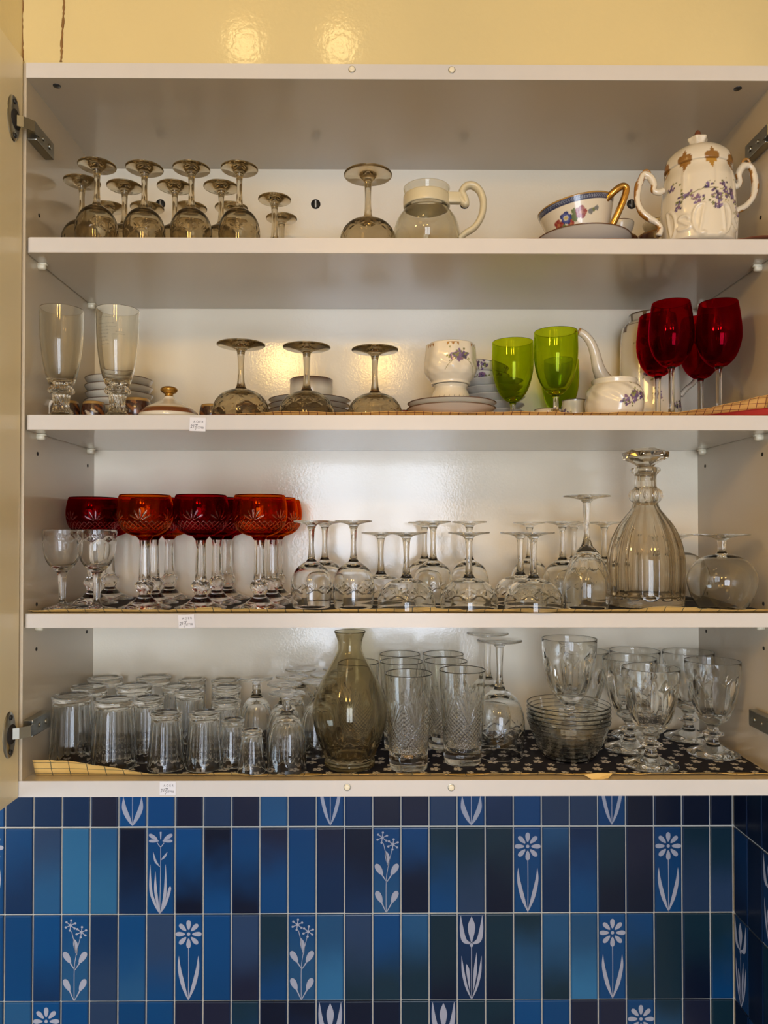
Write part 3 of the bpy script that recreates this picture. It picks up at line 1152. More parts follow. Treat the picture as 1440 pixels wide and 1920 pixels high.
FOOT = lambda r: [(0, 0), (r * 0.5, 0.0), (r - 0.0014, 0.0), (r, 0.0011), (r - 0.0014, 0.0022), (r * 0.55, 0.0042), (r * 0.3, 0.0065), (0.0062, 0.0100)]
add_stemware('wine', 'wine_glass', 0.129, FOOT(0.0275),
             [(0.0046, 0.016), (0.0040, 0.035), (0.0052, 0.054), (0.0078, 0.0605)],
             [(0.0135, 0.0640), (0.0225, 0.0715), (0.0288, 0.084), (0.0308, 0.098), (0.0300, 0.113), (0.0282, 0.1282), (0.0278, 0.1288)],
             [(0.0272, 0.1284), (0.0287, 0.113), (0.0295, 0.098), (0.0274, 0.0848), (0.0208, 0.0735), (0.010, 0.0675), (0, 0.0660)],
             'clear', relief=leafcut(0.101, 6, up=-1), rz=(0.087, 0.115))
for nm, fr in (('coupe', 0.0305), ('coupe_wide', 0.0352)):
    add_stemware(nm, 'champagne_coupe', 0.112, FOOT(fr),
                 [(0.0050, 0.018), (0.0043, 0.040), (0.0060, 0.060), (0.0095, 0.0668)],
                 [(0.020, 0.0700), (0.0310, 0.0765), (0.0385, 0.087), (0.0418, 0.099), (0.0424, 0.1113), (0.0420, 0.112)],
                 [(0.0412, 0.1113), (0.0405, 0.099), (0.0371, 0.0885), (0.0300, 0.0790), (0.019, 0.0728), (0, 0.0712)],
                 'clear', relief=leafcut(0.090, 8, up=-1), rz=(0.076, 0.104))
add_stemware('liqueur', 'liqueur_glass', 0.1105, FOOT(0.0258),
             [(0.0050, 0.018), (0.0045, 0.040), (0.0060, 0.060), (0.0085, 0.0665)],
             [(0.0140, 0.069), (0.0185, 0.076), (0.0205, 0.090), (0.0205, 0.110), (0.0201, 0.1105)],
             [(0.0196, 0.110), (0.0195, 0.090), (0.0173, 0.078), (0.010, 0.0725), (0, 0.0715)], 'clear')
petals = flute(10, 0.0009, 0.075, 0.125, 0.02)
add_stemware('tallwine', 'tall_wine_glass', 0.166, FOOT(0.0345),
             [(0.0052, 0.020), (0.0042, 0.040), (0.0044, 0.060), (0.0085, 0.0750)],
             [(0.0150, 0.0820), (0.0235, 0.0950), (0.0310, 0.114), (0.0345, 0.134), (0.0335, 0.152), (0.0312, 0.1652), (0.0308, 0.166)],
             [(0.0301, 0.1654), (0.0322, 0.152), (0.0333, 0.134), (0.0297, 0.1155), (0.0215, 0.0985), (0.011, 0.0885), (0, 0.0855)],
             'clear', relief=lambda th, z, i, r: petals(th, z, i, r), rz=(0.076, 0.128))
add_stemware('tallwine_cut', 'tall_wine_glass', 0.166, FOOT(0.0325),
             [(0.0055, 0.020), (0.0046, 0.040), (0.0050, 0.060), (0.0085, 0.0710)],
             [(0.0160, 0.0760), (0.0260, 0.0860), (0.0335, 0.102), (0.0362, 0.122), (0.0355, 0.146), (0.0337, 0.1652), (0.0333, 0.166)],
             [(0.0326, 0.1654), (0.0342, 0.146), (0.0349, 0.122), (0.0320, 0.1030), (0.0245, 0.0885), (0.012, 0.0810), (0, 0.0795)],
             'clear', relief=leafcut(0.137, 6, up=-1, sc=1.2), rz=(0.12, 0.153), scale=1.065)
add_stemware('snifter', 'brandy_snifter', 0.1095, FOOT(0.0390),
             [(0.0060, 0.014), (0.0054, 0.020), (0.0060, 0.026), (0.0095, 0.0298)],
             [(0.0220, 0.0325), (0.0385, 0.0430), (0.0480, 0.0620), (0.0470, 0.0800), (0.0395, 0.0985), (0.0322, 0.1090), (0.0318, 0.1095)],
             [(0.0312, 0.1090), (0.0385, 0.0980), (0.0459, 0.0797), (0.0468, 0.0625), (0.0376, 0.0440), (0.0215, 0.0340), (0, 0.0315)], 'clear')
add_stemware('port', 'port_glass', 0.1155, FOOT(0.0270),
             [(0.0045, 0.014), (0.0048, 0.030), (0.0060, 0.048), (0.0080, 0.0550)],
             [(0.0135, 0.0590), (0.0205, 0.0680), (0.0248, 0.0800), (0.0268, 0.0960), (0.0275, 0.1150), (0.0272, 0.1155)],
             [(0.0266, 0.1150), (0.0258, 0.0960), (0.0237, 0.0805), (0.0190, 0.0695), (0.0115, 0.0620), (0, 0.0600)],
             'clear', relief=leafcut(0.101, 7), rz=(0.09, 0.113))


def romer_cut(th, z, i, r):
    """Fans of cuts over a lattice of diamonds on the coloured bowl."""
    n = 6
    s_ = 2 * pi * r / n
    u = ((th * n / (2 * pi)) % 1 - 0.5) * s_
    v_ = z - 0.128
    d = 0.0
    if -0.014 < v_ < 0.026:
        rho = sqrt(u * u + v_ * v_)
        ph = atan2(u, v_)
        lim = 0.018 * (1 - 0.25 * abs(sin(ph * 6)))
        if v_ > -0.001 and 0.003 < rho < lim and abs(ph) < 1.25:
            d = max(d, max(0, (abs(cos(ph * 6)) - 0.72) / 0.28) * (1 - (rho / lim) ** 2 * 0.6))
        a = ((u + v_) / (s_ / 5)) % 1
        b = ((u - v_) / (s_ / 5)) % 1
        if v_ < 0.0:
            w_ = 0.14
            d = max(d, 1 - min(a, 1 - a) / w_, 1 - min(b, 1 - b) / w_)
    return -0.0006 * max(0, d)


hexs = lambda n, k: (lambda th, z, i, r: -r * k * (1 - cos(((th * n / (2 * pi)) % 1 - 0.5) * 2 * pi / n) / 1.0) * 1.0)


def facet(n, amt=1.0):
    """Turn a round section into a regular n-gon."""
    def f(th, z, i, r):
        a = ((th * n / (2 * pi)) % 1 - 0.5) * 2 * pi / n
        return r * (cos(pi / n) / cos(a) - 1) * amt
    return f


_fo = [(0, 0), (0.020, 0.0), (0.0365, 0.0), (0.0380, 0.0012), (0.0365, 0.0024), (0.022, 0.0075), (0.0125, 0.0150), (0.0095, 0.0190)]
_st = [(0.0088, 0.0215), (0.0140, 0.0300), (0.0140, 0.0355), (0.0092, 0.0415), (0.0088, 0.0440), (0.0082, 0.0640), (0.0074, 0.0850), (0.0078, 0.1000)]
_bo = [(0.0105, 0.1035), (0.0130, 0.1060), (0.0200, 0.1078), (0.0300, 0.1135), (0.0375, 0.1240), (0.0402, 0.1370), (0.0400, 0.1500), (0.0375, 0.1625), (0.0362, 0.1660), (0.0356, 0.1665)]
_bi = [(0.0349, 0.1658), (0.0364, 0.1615), (0.0387, 0.1495), (0.0388, 0.1375), (0.0360, 0.1255), (0.0290, 0.1160), (0.0180, 0.1105), (0, 0.1090)]


def knobcut(th, z, i, r):
    e = 0
    if 0.024 < z < 0.041:
        e = -0.0016 * abs(cos(4 * th + (z - 0.033) * 260))
    elif z >= 0.042:
        e = facet(6, 0.8)(th, z, i, r) * sstep(0.042, 0.048, z) * (1 - sstep(0.09, 0.0995, z))
    return e


add_stemware('romer', 'cut_crystal_goblet', 0.1665, _fo, _st, _bo, _bi, 'clear', cat='glass', relief=romer_cut, rz=(0.112, 0.155), bowlmat='ruby', stemrf=knobcut, dn=0.0007, bsegs=330)

add_stemware('goblet', 'fluted_goblet', 0.111, FOOT(0.0262),
             [(0.0070, 0.012), (0.0065, 0.018), (0.0080, 0.026), (0.0100, 0.0300)],
             [(0.0150, 0.0340), (0.0215, 0.0450), (0.0260, 0.0600), (0.0278, 0.0780), (0.0285, 0.1103), (0.0282, 0.111)],
             [(0.0275, 0.1105), (0.0265, 0.0785), (0.0245, 0.0620), (0.0195, 0.0480), (0.0110, 0.0395), (0, 0.0370)],
             'clear', relief=flute(18, 0.0010, 0.036, 0.100, 0.012), rz=(0.034, 0.104), dn=0.003)


def biggob_relief(th, z, i, r):
    w_ = sstep(0.052, 0.062, z) * (1 - sstep(0.112, 0.128, z + 0.010 * abs(sin(4 * th)) ** 2))
    return -0.0026 * w_ * (abs(cos(4 * th)) ** 1.4)


def ringrf(th, z, i, r):
    return -0.0010 * abs(sin(5 * th)) if 0.027 < z < 0.036 else 0


add_stemware('biggoblet', 'pressed_glass_goblet', 0.144,
             [(0, 0), (0.022, 0.0), (0.0370, 0.0), (0.0385, 0.0014), (0.0370, 0.0028), (0.024, 0.0075), (0.0135, 0.0130), (0.0100, 0.0165)],
             [(0.0085, 0.020), (0.0085, 0.0265), (0.0160, 0.0300), (0.0160, 0.0325), (0.0090, 0.0360), (0.0085, 0.0420), (0.0130, 0.0480)],
             [(0.0210, 0.0540), (0.0300, 0.0700), (0.0365, 0.0930), (0.0400, 0.1180), (0.0415, 0.1432), (0.0411, 0.144)],
             [(0.0402, 0.1432), (0.0383, 0.1180), (0.0342, 0.0940), (0.0270, 0.0740), (0.0170, 0.0610), (0, 0.0570)],
             'clear', relief=biggob_relief, rz=(0.05, 0.13), dn=0.0022, stemrf=ringrf)
add_stemware('green', 'green_wine_glass', 0.127, FOOT(0.0275),
             [(0.0042, 0.014), (0.0038, 0.022), (0.0042, 0.030), (0.0060, 0.0345)],
             [(0.0130, 0.0385), (0.0225, 0.0520), (0.0290, 0.0720), (0.0318, 0.0950), (0.0312, 0.1262), (0.0309, 0.127)],
             [(0.0303, 0.1262), (0.0307, 0.0950), (0.0279, 0.0725), (0.0213, 0.0535), (0.0120, 0.0415), (0, 0.0390)], 'clear', bowlmat='green')
add_stemware('cherry', 'red_wine_glass', 0.1745, FOOT(0.0290),
             [(0.0042, 0.018), (0.0040, 0.050), (0.0042, 0.072), (0.0062, 0.0790)],
             [(0.0140, 0.0825), (0.0245, 0.0950), (0.0312, 0.1150), (0.0322, 0.1350), (0.0295, 0.1600), (0.0272, 0.1737), (0.0268, 0.1745)],
             [(0.0263, 0.1737), (0.0284, 0.1600), (0.0311, 0.1350), (0.0300, 0.1155), (0.0233, 0.0965), (0.0125, 0.0860), (0, 0.0840)], 'clear', bowlmat='cherry')


def tumbler(key, H, rb, rt_, n=18, dep=0.0011):
    """Fluted tumbler; rb is the radius of its base, rt_ of its mouth."""
    o_ = [(0, 0.002), (rb * 0.6, 0.0015), (rb * 0.8, 0.0), (rb - 0.001, 0.0004), (rb + 0.0004, 0.003), (rb * 0.965, 0.0065)]
    m_ = []
    for k in range(1, 14):
        t_ = k / 14
        m_.append((rb * 0.965 + (rt_ - rb * 0.965) * t_, 0.0065 + (H - 0.0065) * t_))
    o_ = spline(o_, 3) + m_ + [(rt_, H - 0.0006), (rt_ - 0.0006, H)]
    no = len(o_) - 1
    i_ = [(rt_ - 0.0013, H - 0.0006), ((rb + rt_) / 2 - 0.0021, H * 0.5), (rb - 0.0030, H * 0.14), (rb * 0.75, 0.0085), (0, 0.0075)]
    prof = o_ + support(i_)
    fl = flute(n, dep, 0.009, H - 0.008, 0.008)
    rf = lambda th, z, i, r: fl(th, z, i, r) if i < no else 0
    cut = 17          # the heavy base is a part of its own
    kind(key, 'fluted_tumbler', H, [('wall', prof[cut:], 'clear', lambda th, z, i, r: rf(th, z, i + cut, r), 120), ('base', prof[:cut + 1], 'clear', rf, 120)], 'glass')


tumbler('tum_l', 0.0990, 0.0285, 0.0332)
tumbler('tum_m', 0.0930, 0.0235, 0.0262)
tumbler('tum_s', 0.0810, 0.0225, 0.0275, 18)
tumbler('tum_x', 0.0840, 0.0225, 0.0262, 18)
tumbler('tum_xs', 0.0680, 0.0170, 0.0205, 16, 0.0007)
tumbler('tum_t', 0.0600, 0.0150, 0.0208, 16, 0.0007)


def highball_cut(th, z, i, r):
    n = 5
    s_ = 2 * pi * r / n
    u = ((th * n / (2 * pi)) % 1 - 0.5) * s_
    d = 0.0
    zf = 0.062
    v_ = z - zf
    rho = sqrt(u * u + v_ * v_)
    if v_ > 0:
        ph = atan2(u, v_)
        lim = 0.052 * (0.75 + 0.25 * abs(cos(ph * 7)))
        if 0.002 < rho < lim and abs(ph) < 0.62:
            d = max(0, (abs(cos(ph * 13)) - 0.55) / 0.45) * (1 - (rho / lim) ** 3)
    # big crossing cuts
    for sg in (-1, 1):
        q = abs(u - sg * v_ * 0.62)
        if q < 0.0016 and -0.042 < v_ < 0.022:
            d = max(d, 1.3 * (1 - q / 0.0016))
    ub = abs(u)
    if 0.022 < z < 0.088 and abs(z - 0.056) < 0.034 * (ub / (s_ / 2)) * 1.05 or (0.022 < z < zf - ub * 1.3):
        a = ((u * 1.0 + v_) / 0.0062) % 1
        b = ((u * 1.0 - v_) / 0.0062) % 1
        d = max(d, 1 - min(a, 1 - a) / 0.25, 1 - min(b, 1 - b) / 0.25)
    return -0.0013 * max(0, d)


o_ = spline([(0, 0.0018), (0.018, 0.0015), (0.0255, 0.0), (0.0272, 0.0012), (0.0278, 0.006), (0.0282, 0.020)], 4)
for k in range(1, 121):
    o_.append((0.0282 + (0.0348 - 0.0282) * k / 120, 0.020 + 0.117 * k / 120))
o_.append((0.0345, 0.138))
no_h = len(o_) - 1
i_ = [(0.0334, 0.1372), (0.0312, 0.100), (0.0284, 0.050), (0.0268, 0.026), (0.022, 0.0195), (0, 0.0185)]
_hp = o_ + support(i_)
kind('highball', 'cut_highball_glass', 0.138,
     [('wall', _hp[20:], 'clear', lambda th, z, i, r: highball_cut(th, z, i, r) if i + 20 < no_h and z > 0.021 else 0, 240),
      ('base', _hp[:21], 'clear', None, 240)], 'glass')

# tall flute with a beaded knop and a twisted stem (shelf 2)
add_stemware('flute', 'pilsner_glass', 0.158,
             [(0, 0), (0.010, 0), (0.0190, 0), (0.0200, 0.0012), (0.0180, 0.0035), (0.0145, 0.0065)],
             [(0.0130, 0.010), (0.0115, 0.020), (0.0125, 0.0300), (0.0135, 0.0335), (0.0185, 0.0375), (0.0185, 0.0415), (0.0145, 0.0460)],
             [(0.0175, 0.0500), (0.0225, 0.0650), (0.0268, 0.0900), (0.0295, 0.1200), (0.0305, 0.1573), (0.0301, 0.158)],
             [(0.0294, 0.1573), (0.0284, 0.1200), (0.0256, 0.0905), (0.0210, 0.0670), (0.0145, 0.0540), (0, 0.0515)], 'pilsner',
             stemrf=lambda th, z, i, r: (-0.0013 * abs(sin(6 * th + z * 150)) if z < 0.034 else -0.0022 * abs(sin(7 * th)) if 0.0355 < z < 0.0435 else 0), segs=96)


def at(key, px, py, Y, z, label, inv=False, X=None, **kw):
    x = min(P(px, py, Y).x, 0.52) if X is None else X
    return place(key, x, Y, z, label, inv, **kw)


# ------------------------------------------------------------------ top shelf
D = dict(mat='dusty', inv=True)
g1 = 'upside-down wine glasses at the left of the top shelf'
for px, py, Y, lab in [
    (182, 313, 1.120, 'dusty upside-down wine glass, leftmost of the front row on the top shelf'),
    (271, 319, 1.128, 'dusty upside-down wine glass, second from the left in the top shelf front row'),
    (359, 318, 1.128, 'dusty upside-down wine glass, third from the left in the top shelf front row'),
    (449, 321, 1.128, 'dusty upside-down wine glass, rightmost of the top shelf front row'),
    (154, 334, 1.172, 'dusty upside-down wine glass nearest the left side panel on the top shelf'),
    (234, 341, 1.188, 'dusty upside-down wine glass of the second row, between the first two front glasses, top shelf'),
    (328, 345, 1.188, 'dusty upside-down wine glass of the second row, between second and third front glasses, top shelf'),
    (415, 347, 1.188, 'dusty upside-down wine glass of the second row, between third and fourth front glasses, top shelf'),
    (205, 387, 1.265, 'dusty upside-down wine glass, low in the third row behind the leftmost front glass, top shelf'),
    (276, 389, 1.265, 'dusty upside-down wine glass of the third row beside the left screw cover, top shelf'),
    (357, 386, 1.265, 'dusty upside-down wine glass of the third row behind the third front glass, top shelf'),
    (434, 385, 1.265, 'dusty upside-down wine glass of the third row behind the rightmost front glass, top shelf'),
]:
    at('wine', px, py, Y, Z1, lab, group=g1, rz=random.uniform(0, 1), **D)
at('liqueur', 515, 378, 1.190, Z1, 'small upside-down liqueur glass with short clear stem, nearer of a pair, top shelf', group='liqueur glasses on the top shelf', **D)
at('liqueur', 528, 410, 1.262, Z1, 'small upside-down liqueur glass, lower one behind its twin, top shelf', group='liqueur glasses on the top shelf', **D)
at('coupe_wide', 690, 325, 1.110, Z1, 'wide dusty upside-down champagne coupe alone in the middle of the top shelf', **D)

# glass jug with plastic collar and handle
pj = P(800, 400, 1.128)
jug = thing('glass_jug', (pj.x, 1.128, Z1), 'round glass coffee jug with cream plastic collar and handle', 'jug')
JZ = lambda l_: [(a_, b_ * 0.945) for a_, b_ in l_]
jo = spline(JZ([(0, 0.0005), (0.034, 0.0), (0.040, 0.002), (0.0475, 0.018), (0.0492, 0.034), (0.0450, 0.052), (0.0365, 0.066), (0.0312, 0.073), (0.0312, 0.092), (0.0335, 0.0995), (0.0345, 0.1030), (0.0348, 0.1045)]), 6)
ji = spline(JZ([(0.0348, 0.1045), (0.0340, 0.1050), (0.0330, 0.1032), (0.0320, 0.0995), (0.0297, 0.092), (0.0297, 0.0735), (0.0350, 0.066), (0.0434, 0.052), (0.0476, 0.034), (0.0460, 0.0185), (0.0385, 0.004), (0.030, 0.002), (0, 0.002)]), 5)
link('body', mesh('body', *lathe(jo + ji[1:], 96)[:2], M['dusty_jug']), jug)
col = spline(JZ([(0.0318, 0.074), (0.0345, 0.0745), (0.0350, 0.083), (0.0345, 0.0925), (0.0318, 0.093), (0.0316, 0.083), (0.0318, 0.074)]), 4)
cl = link('collar', mesh('collar', *lathe(col, 96)[:2], M['jug_plastic']), jug)
cl['label'] = 'cream plastic collar'
hp = []
for px, py in ((832, 372), (850, 371), (862, 371), (868, 380), (874, 383), (872, 372), (866, 361), (873, 350), (886, 348), (899, 358), (906, 378), (903, 404), (890, 426), (872, 438), (860, 449)):
    q = P(px, py, 1.120)
    hp.append((q.x - pj.x, 1.120 - 1.128, q.z - Z1))
# strap handle: block at the collar, scroll, then the long bow
hs = spline(hp[2:], 5)
hg = join(tube(hs, [0.0042 + 0.0012 * sin(pi * i / len(hs)) for i in range(len(hs))], 12, squash=1.5),
          boxgeo(hp[0][0] - 0.002, hp[2][0] + 0.002, -0.0135, -0.0025, hp[1][2] - 0.0085, hp[1][2] + 0.0075, 0.0015))
h_ = link('handle', mesh('handle', *hg, M['jug_plastic']), jug)
h_['label'] = 'cream plastic scroll handle'

# ------------------------------------------------------------------ painted porcelain
WHITE = (0.70, 0.64, 0.51)
GOLD = (0.34, 0.17, 0.03)
BROWN = (0.10, 0.03, 0.012)


def blend(a, b, t_):
    return tuple(a[i] + (b[i] - a[i]) * t_ for i in range(3))


def sprays(seed, n, u0, u1, z0, z1, per):
    """Centres of little violet blossoms along drooping sprays: (u, z, size, colour)."""
    rnd = random.Random(seed)
    out = []
    for k in range(n):
        cu, cz = rnd.uniform(u0, u1), rnd.uniform(z0, z1)
        for q in range(per):
            c = rnd.choice([(0.10, 0.06, 0.16), (0.17, 0.12, 0.26), (0.05, 0.04, 0.09), (0.20, 0.11, 0.20)])
            out.append((cu + rnd.gauss(0, 0.0032), cz + rnd.gauss(0, 0.0028), rnd.uniform(0.0014, 0.0026), c))
        for q in range(per // 2):
            out.append((cu + rnd.gauss(0, 0.007), cz + rnd.gauss(0, 0.0055), rnd.uniform(0.0009, 0.0018), rnd.choice([(0.20, 0.22, 0.07), (0.28, 0.27, 0.10), (0.12, 0.13, 0.05)])))
    return out


def paint_dots(dots, R, base, vine=None):
    """Paint function over (theta, z) from dots given in arc length at radius R."""
    cell = {}
    L = 2 * pi * R
    for d in dots:
        for a in (-1, 0, 1):
            for b in (-1, 0, 1):
                cell.setdefault((int((d[0] % L) // 0.004) + a, int(d[1] // 0.004) + b), []).append(d)

    def f(th, z):
        u = (th * R) % L
        c = base
        if vine:
            vz = vine(u)
            if vz is not None and abs(z - vz) < 0.0007:
                c = (0.24, 0.22, 0.10)
        for du, dz, s_, col_ in cell.get((int(u // 0.004), int(z // 0.004)), ()):
            if (u - (du % L)) ** 2 + (z - dz) ** 2 < s_ * s_:
                c = col_
        return c
    return f


def painted(name, prof, segs, pf, parent, rf=None, loc=(0, 0, 0), rot=(0, 0, 0), flip=None, mat='painted'):
    vs_, fs_, pc_ = lathe(prof, segs, rf, pf, flip)
    return link(name, mesh(name, vs_, fs_, M[mat], True, pc_), parent, loc, rot)


# --- large floral sugar pot
pp = P(1309, 400, 1.107)
XP = min(pp.x, 0.5015)
pot = thing('sugar_pot', (XP, 1.107, Z1), 'tall cream porcelain sugar pot with violet flowers, two gilded handles and finial lid', 'sugar pot', None, (0, 0, 0))
FR = -pi / 2          # angle that faces the room
Rp = 0.052
_b = FR * Rp % (2 * pi * Rp)
dots = []
for q_, (du, dz) in enumerate([(-0.050, 0.050), (-0.043, 0.062), (-0.034, 0.064), (-0.022, 0.056), (-0.008, 0.073), (0.002, 0.062), (0.010, 0.055), (0.016, 0.074), (0.020, 0.062), (0.030, 0.068), (0.034, 0.058), (0.046, 0.050), (0.056, 0.044), (-0.060, 0.080), (0.062, 0.084), (0.004, 0.046)]):
    dots += sprays(100 + q_, 1, _b + du, _b + du + 0.0001, dz, dz + 0.0001, 9)
vine = lambda u: (lambda w_: 0.070 - 9.0 * (w_ + 0.004) ** 2 if -0.055 < w_ < 0.058 else None)((u - _b + pi * Rp) % (2 * pi * Rp) - pi * Rp)
pd = paint_dots(dots, Rp, WHITE, vine)


def potpaint(th, z, r, i):
    c = pd(th, z)
    n8 = (th * 8 / (2 * pi) + 0.5) % 1 - 0.5
    if z > 0.098 and abs(n8) < 0.23 and z > 0.1125 - 0.013 * max(0, cos(n8 * 6.5)) * (0.66 + 0.34 * cos(n8 * 27)):
        c = (0.28, 0.13, 0.025) if int(th * 8 / (2 * pi) + .5) % 2 else (0.42, 0.22, 0.03)
    return c


SCROLL = []
for sg_ in (-1, 1):
    arc_ = [(sg_ * (0.0245 - 0.012 * cos(a_)), 0.027 + 0.021 * sin(a_)) for a_ in frange(-1.9, 1.9, 9)]
    arc_ += [(sg_ * (0.0245 + 0.003 * cos(a_)), 0.012 + 0.006 * sin(a_)) for a_ in frange(2.2, 5.6, 5)]
    SCROLL += [(a_[0], a_[1], b_[0], b_[1]) for a_, b_ in zip(arc_, arc_[1:])]
arc_ = [(0.0075 * cos(a_), 0.029 + 0.006 * sin(a_)) for a_ in frange(0.1, pi - 0.1, 7)] + [(0.009 * cos(a_), 0.019 - 0.004 * sin(a_)) for a_ in frange(0.1, pi - 0.1, 7)]
SCROLL += [(a_[0], a_[1], b_[0], b_[1]) for a_, b_ in zip(arc_, arc_[1:])]


def potrf(th, z, i, r):
    a = th * 8 / (2 * pi)
    f = abs((a % 1) - 0.5) * 2          # 0 mid panel, 1 at rib
    e = 0.0012 * exp(-((1 - f) / 0.14) ** 2) * (1 - sstep(0.10, 0.115, z)) * sstep(0.035, 0.05, z)
    # rococo relief near the foot
    w_ = (1 - sstep(0.030, 0.050, z))
    u = ((th * 4 / (2 * pi)) % 1 - 0.5) * 2 * pi * r / 4
    if z < 0.054:
        e += 0.0021 * groove_seg(u, z, SCROLL, 0.0026)
    return e


pb = [(0, 0.001), (0.040, 0.0), (0.0455, 0.001)] + [(0.0500 + 0.0022 * sin(pi * min(1, t_ * 1.25)) - 0.0045 * sstep(0.80, 1.0, t_), 0.004 + 0.109 * t_) for t_ in frange(0, 1, 76)] + [(0.0450, 0.1150), (0.0430, 0.1145), (0.040, 0.09), (0, 0.09)]
painted('body', pb, 200, potpaint, pot, potrf)


def lidpaint(th, z, r, i):
    n8 = (th * 8 / (2 * pi) + 0.5) % 1 - 0.5
    if z < 0.1325 and abs(n8) < 0.26 and z < 0.121 + 0.010 * max(0, cos(n8 * 6.0)) * (0.64 + 0.36 * cos(n8 * 25)):
        return (0.26, 0.12, 0.025)
    return WHITE


lp = [(0.0440, 0.1142), (0.0478, 0.1152)] + [(0.0480 * cos(a * 0.5 * pi) ** 0.72, 0.1160 + 0.034 * sin(a * 0.5 * pi)) for a in frange(0.0, 0.86, 40)] + [(0.008, 0.1500)]
lid = painted('lid', spline(lp, 1), 160, lidpaint, pot, lambda th, z, i, r: 0.0007 * cos(8 * th) * (1 - sstep(0.13, 0.146, z)))
kn = spline([(0.0075, 0.1490), (0.0065, 0.1520), (0.0115, 0.1570), (0.0150, 0.1635), (0.0120, 0.1660), (0.0065, 0.1670), (0.0050, 0.1700), (0.0040, 0.1740), (0.0015, 0.1775), (0, 0.1780)], 5)
painted('finial', kn, 64, lambda th, z, r, i: (0.16, 0.05, 0.02) if z > 0.1662 else WHITE, lid, lambda th, z, i, r: -0.0022 * abs(sin(3 * th)) * sstep(0.153, 0.160, z) * (1 - sstep(0.164, 0.168, z)))


def rococo_handle(px_path, Yh, parent, origin, r0=0.0046):
    pts_ = []
    for px, py in px_path:
        q = P(px, py, Yh)
        pts_.append((q.x - origin.x, Yh - origin.y, q.z - origin.z))
    sp = spline(pts_, 7)
    n_ = len(sp)
    rs = [r0 * (0.86 + 0.10 * sin(i * 0.30) + 0.22 * sin(pi * i / n_)) for i in range(n_)]
    vs_, fs_ = tube(sp, rs, 16)
    # gilt along the outer edge
    cen = Vector((0, 0, 0.06))
    pc_ = []
    for i, v in enumerate(vs_):
        c = Vector(sp[min(i // 16, n_ - 1)])
        out = (c - cen)
        out.y = 0
        k = (v - c).normalized().dot(out.normalized())
        wob_ = sin(i // 16 * 0.35) * 0.3
        pc_.append((0.30, 0.13, 0.02) if k > 0.62 + wob_ or k < -0.80 + wob_ * 0.5 else WHITE)
    return link('handle', mesh('handle', vs_, fs_, M['painted'], True, pc_), parent)


po = Vector(pot.location)
dx = (XP - pp.x) * 1420 / 1.107 - 1
lh = [(1246, 357), (1236, 361), (1226, 357), (1227, 346), (1220, 333), (1208, 327), (1202, 339), (1197, 352), (1196, 375), (1203, 396), (1216, 408), (1231, 417), (1239, 428), (1236, 442)]
rh = [(1372, 343), (1380, 350), (1388, 342), (1386, 326), (1395, 312), (1408, 313), (1414, 328), (1417, 352), (1411, 372), (1398, 387), (1383, 396), (1376, 410)]
rococo_handle([(a + dx, b) for a, b in lh], 1.095, pot, po)
rococo_handle([(min(a + dx, 1424), b) for a, b in rh], 1.095, pot, po)
# pierced scroll rings on top of both handles
for (a, b) in ((1213, 327), (1400, 306)):
    q = P(a + dx, b, 1.095) - po
    ring = [(q.x + 0.0052 * cos(t_), q.y, q.z + 0.0058 * sin(t_)) for t_ in frange(0, 2 * pi, 20)]
    vs_, fs_ = tube(ring, 0.0021, 10, False)
    link('scroll', mesh('scroll', vs_, fs_, M['painted'], True, [(0.34, 0.17, 0.04) if v[2] > q.z else WHITE for v in vs_]), pot)

# --- cup with the blue band on its saucer
ps = P(1092, 430, 1.140)
sau = [(0, 0.0), (0.036, 0.0), (0.037, 0.0030), (0.040, 0.0045), (0.056, 0.0120), (0.0700, 0.0225), (0.0712, 0.0240), (0.0700, 0.0245), (0.056, 0.0145), (0.040, 0.0070), (0.024, 0.0055), (0, 0.0055)]
sp_ = spline(sau, 4)
plainw = lambda th, z, r, i: GOLD if r > 0.0695 else WHITE
saucer = thing('saucer', (ps.x, 1.140, Z1), 'white saucer under the blue-banded cup', 'saucer')
painted('plate', sp_, 96, lambda th, z, r, i: (0.12, 0.05, 0.02) if r > 0.0700 else (0.60, 0.555, 0.47), saucer, None)
cup_r = lambda t_: 0.0395 + 0.0175 * t_ ** 0.9
cpo = [(0, 0.0015), (0.032, 0.0), (0.036, 0.001)] + [(cup_r(t_) - 0.0, 0.002 + 0.052 * t_) for t_ in frange(0, 1, 50)]
cpi = [(0.0565, 0.0545), (0.0555, 0.0538)] + [(cup_r(t_) - 0.0018, 0.003 + 0.051 * t_) for t_ in frange(0.98, 0.04, 14)] + [(0.03, 0.004), (0, 0.004)]
nco = len(cpo)


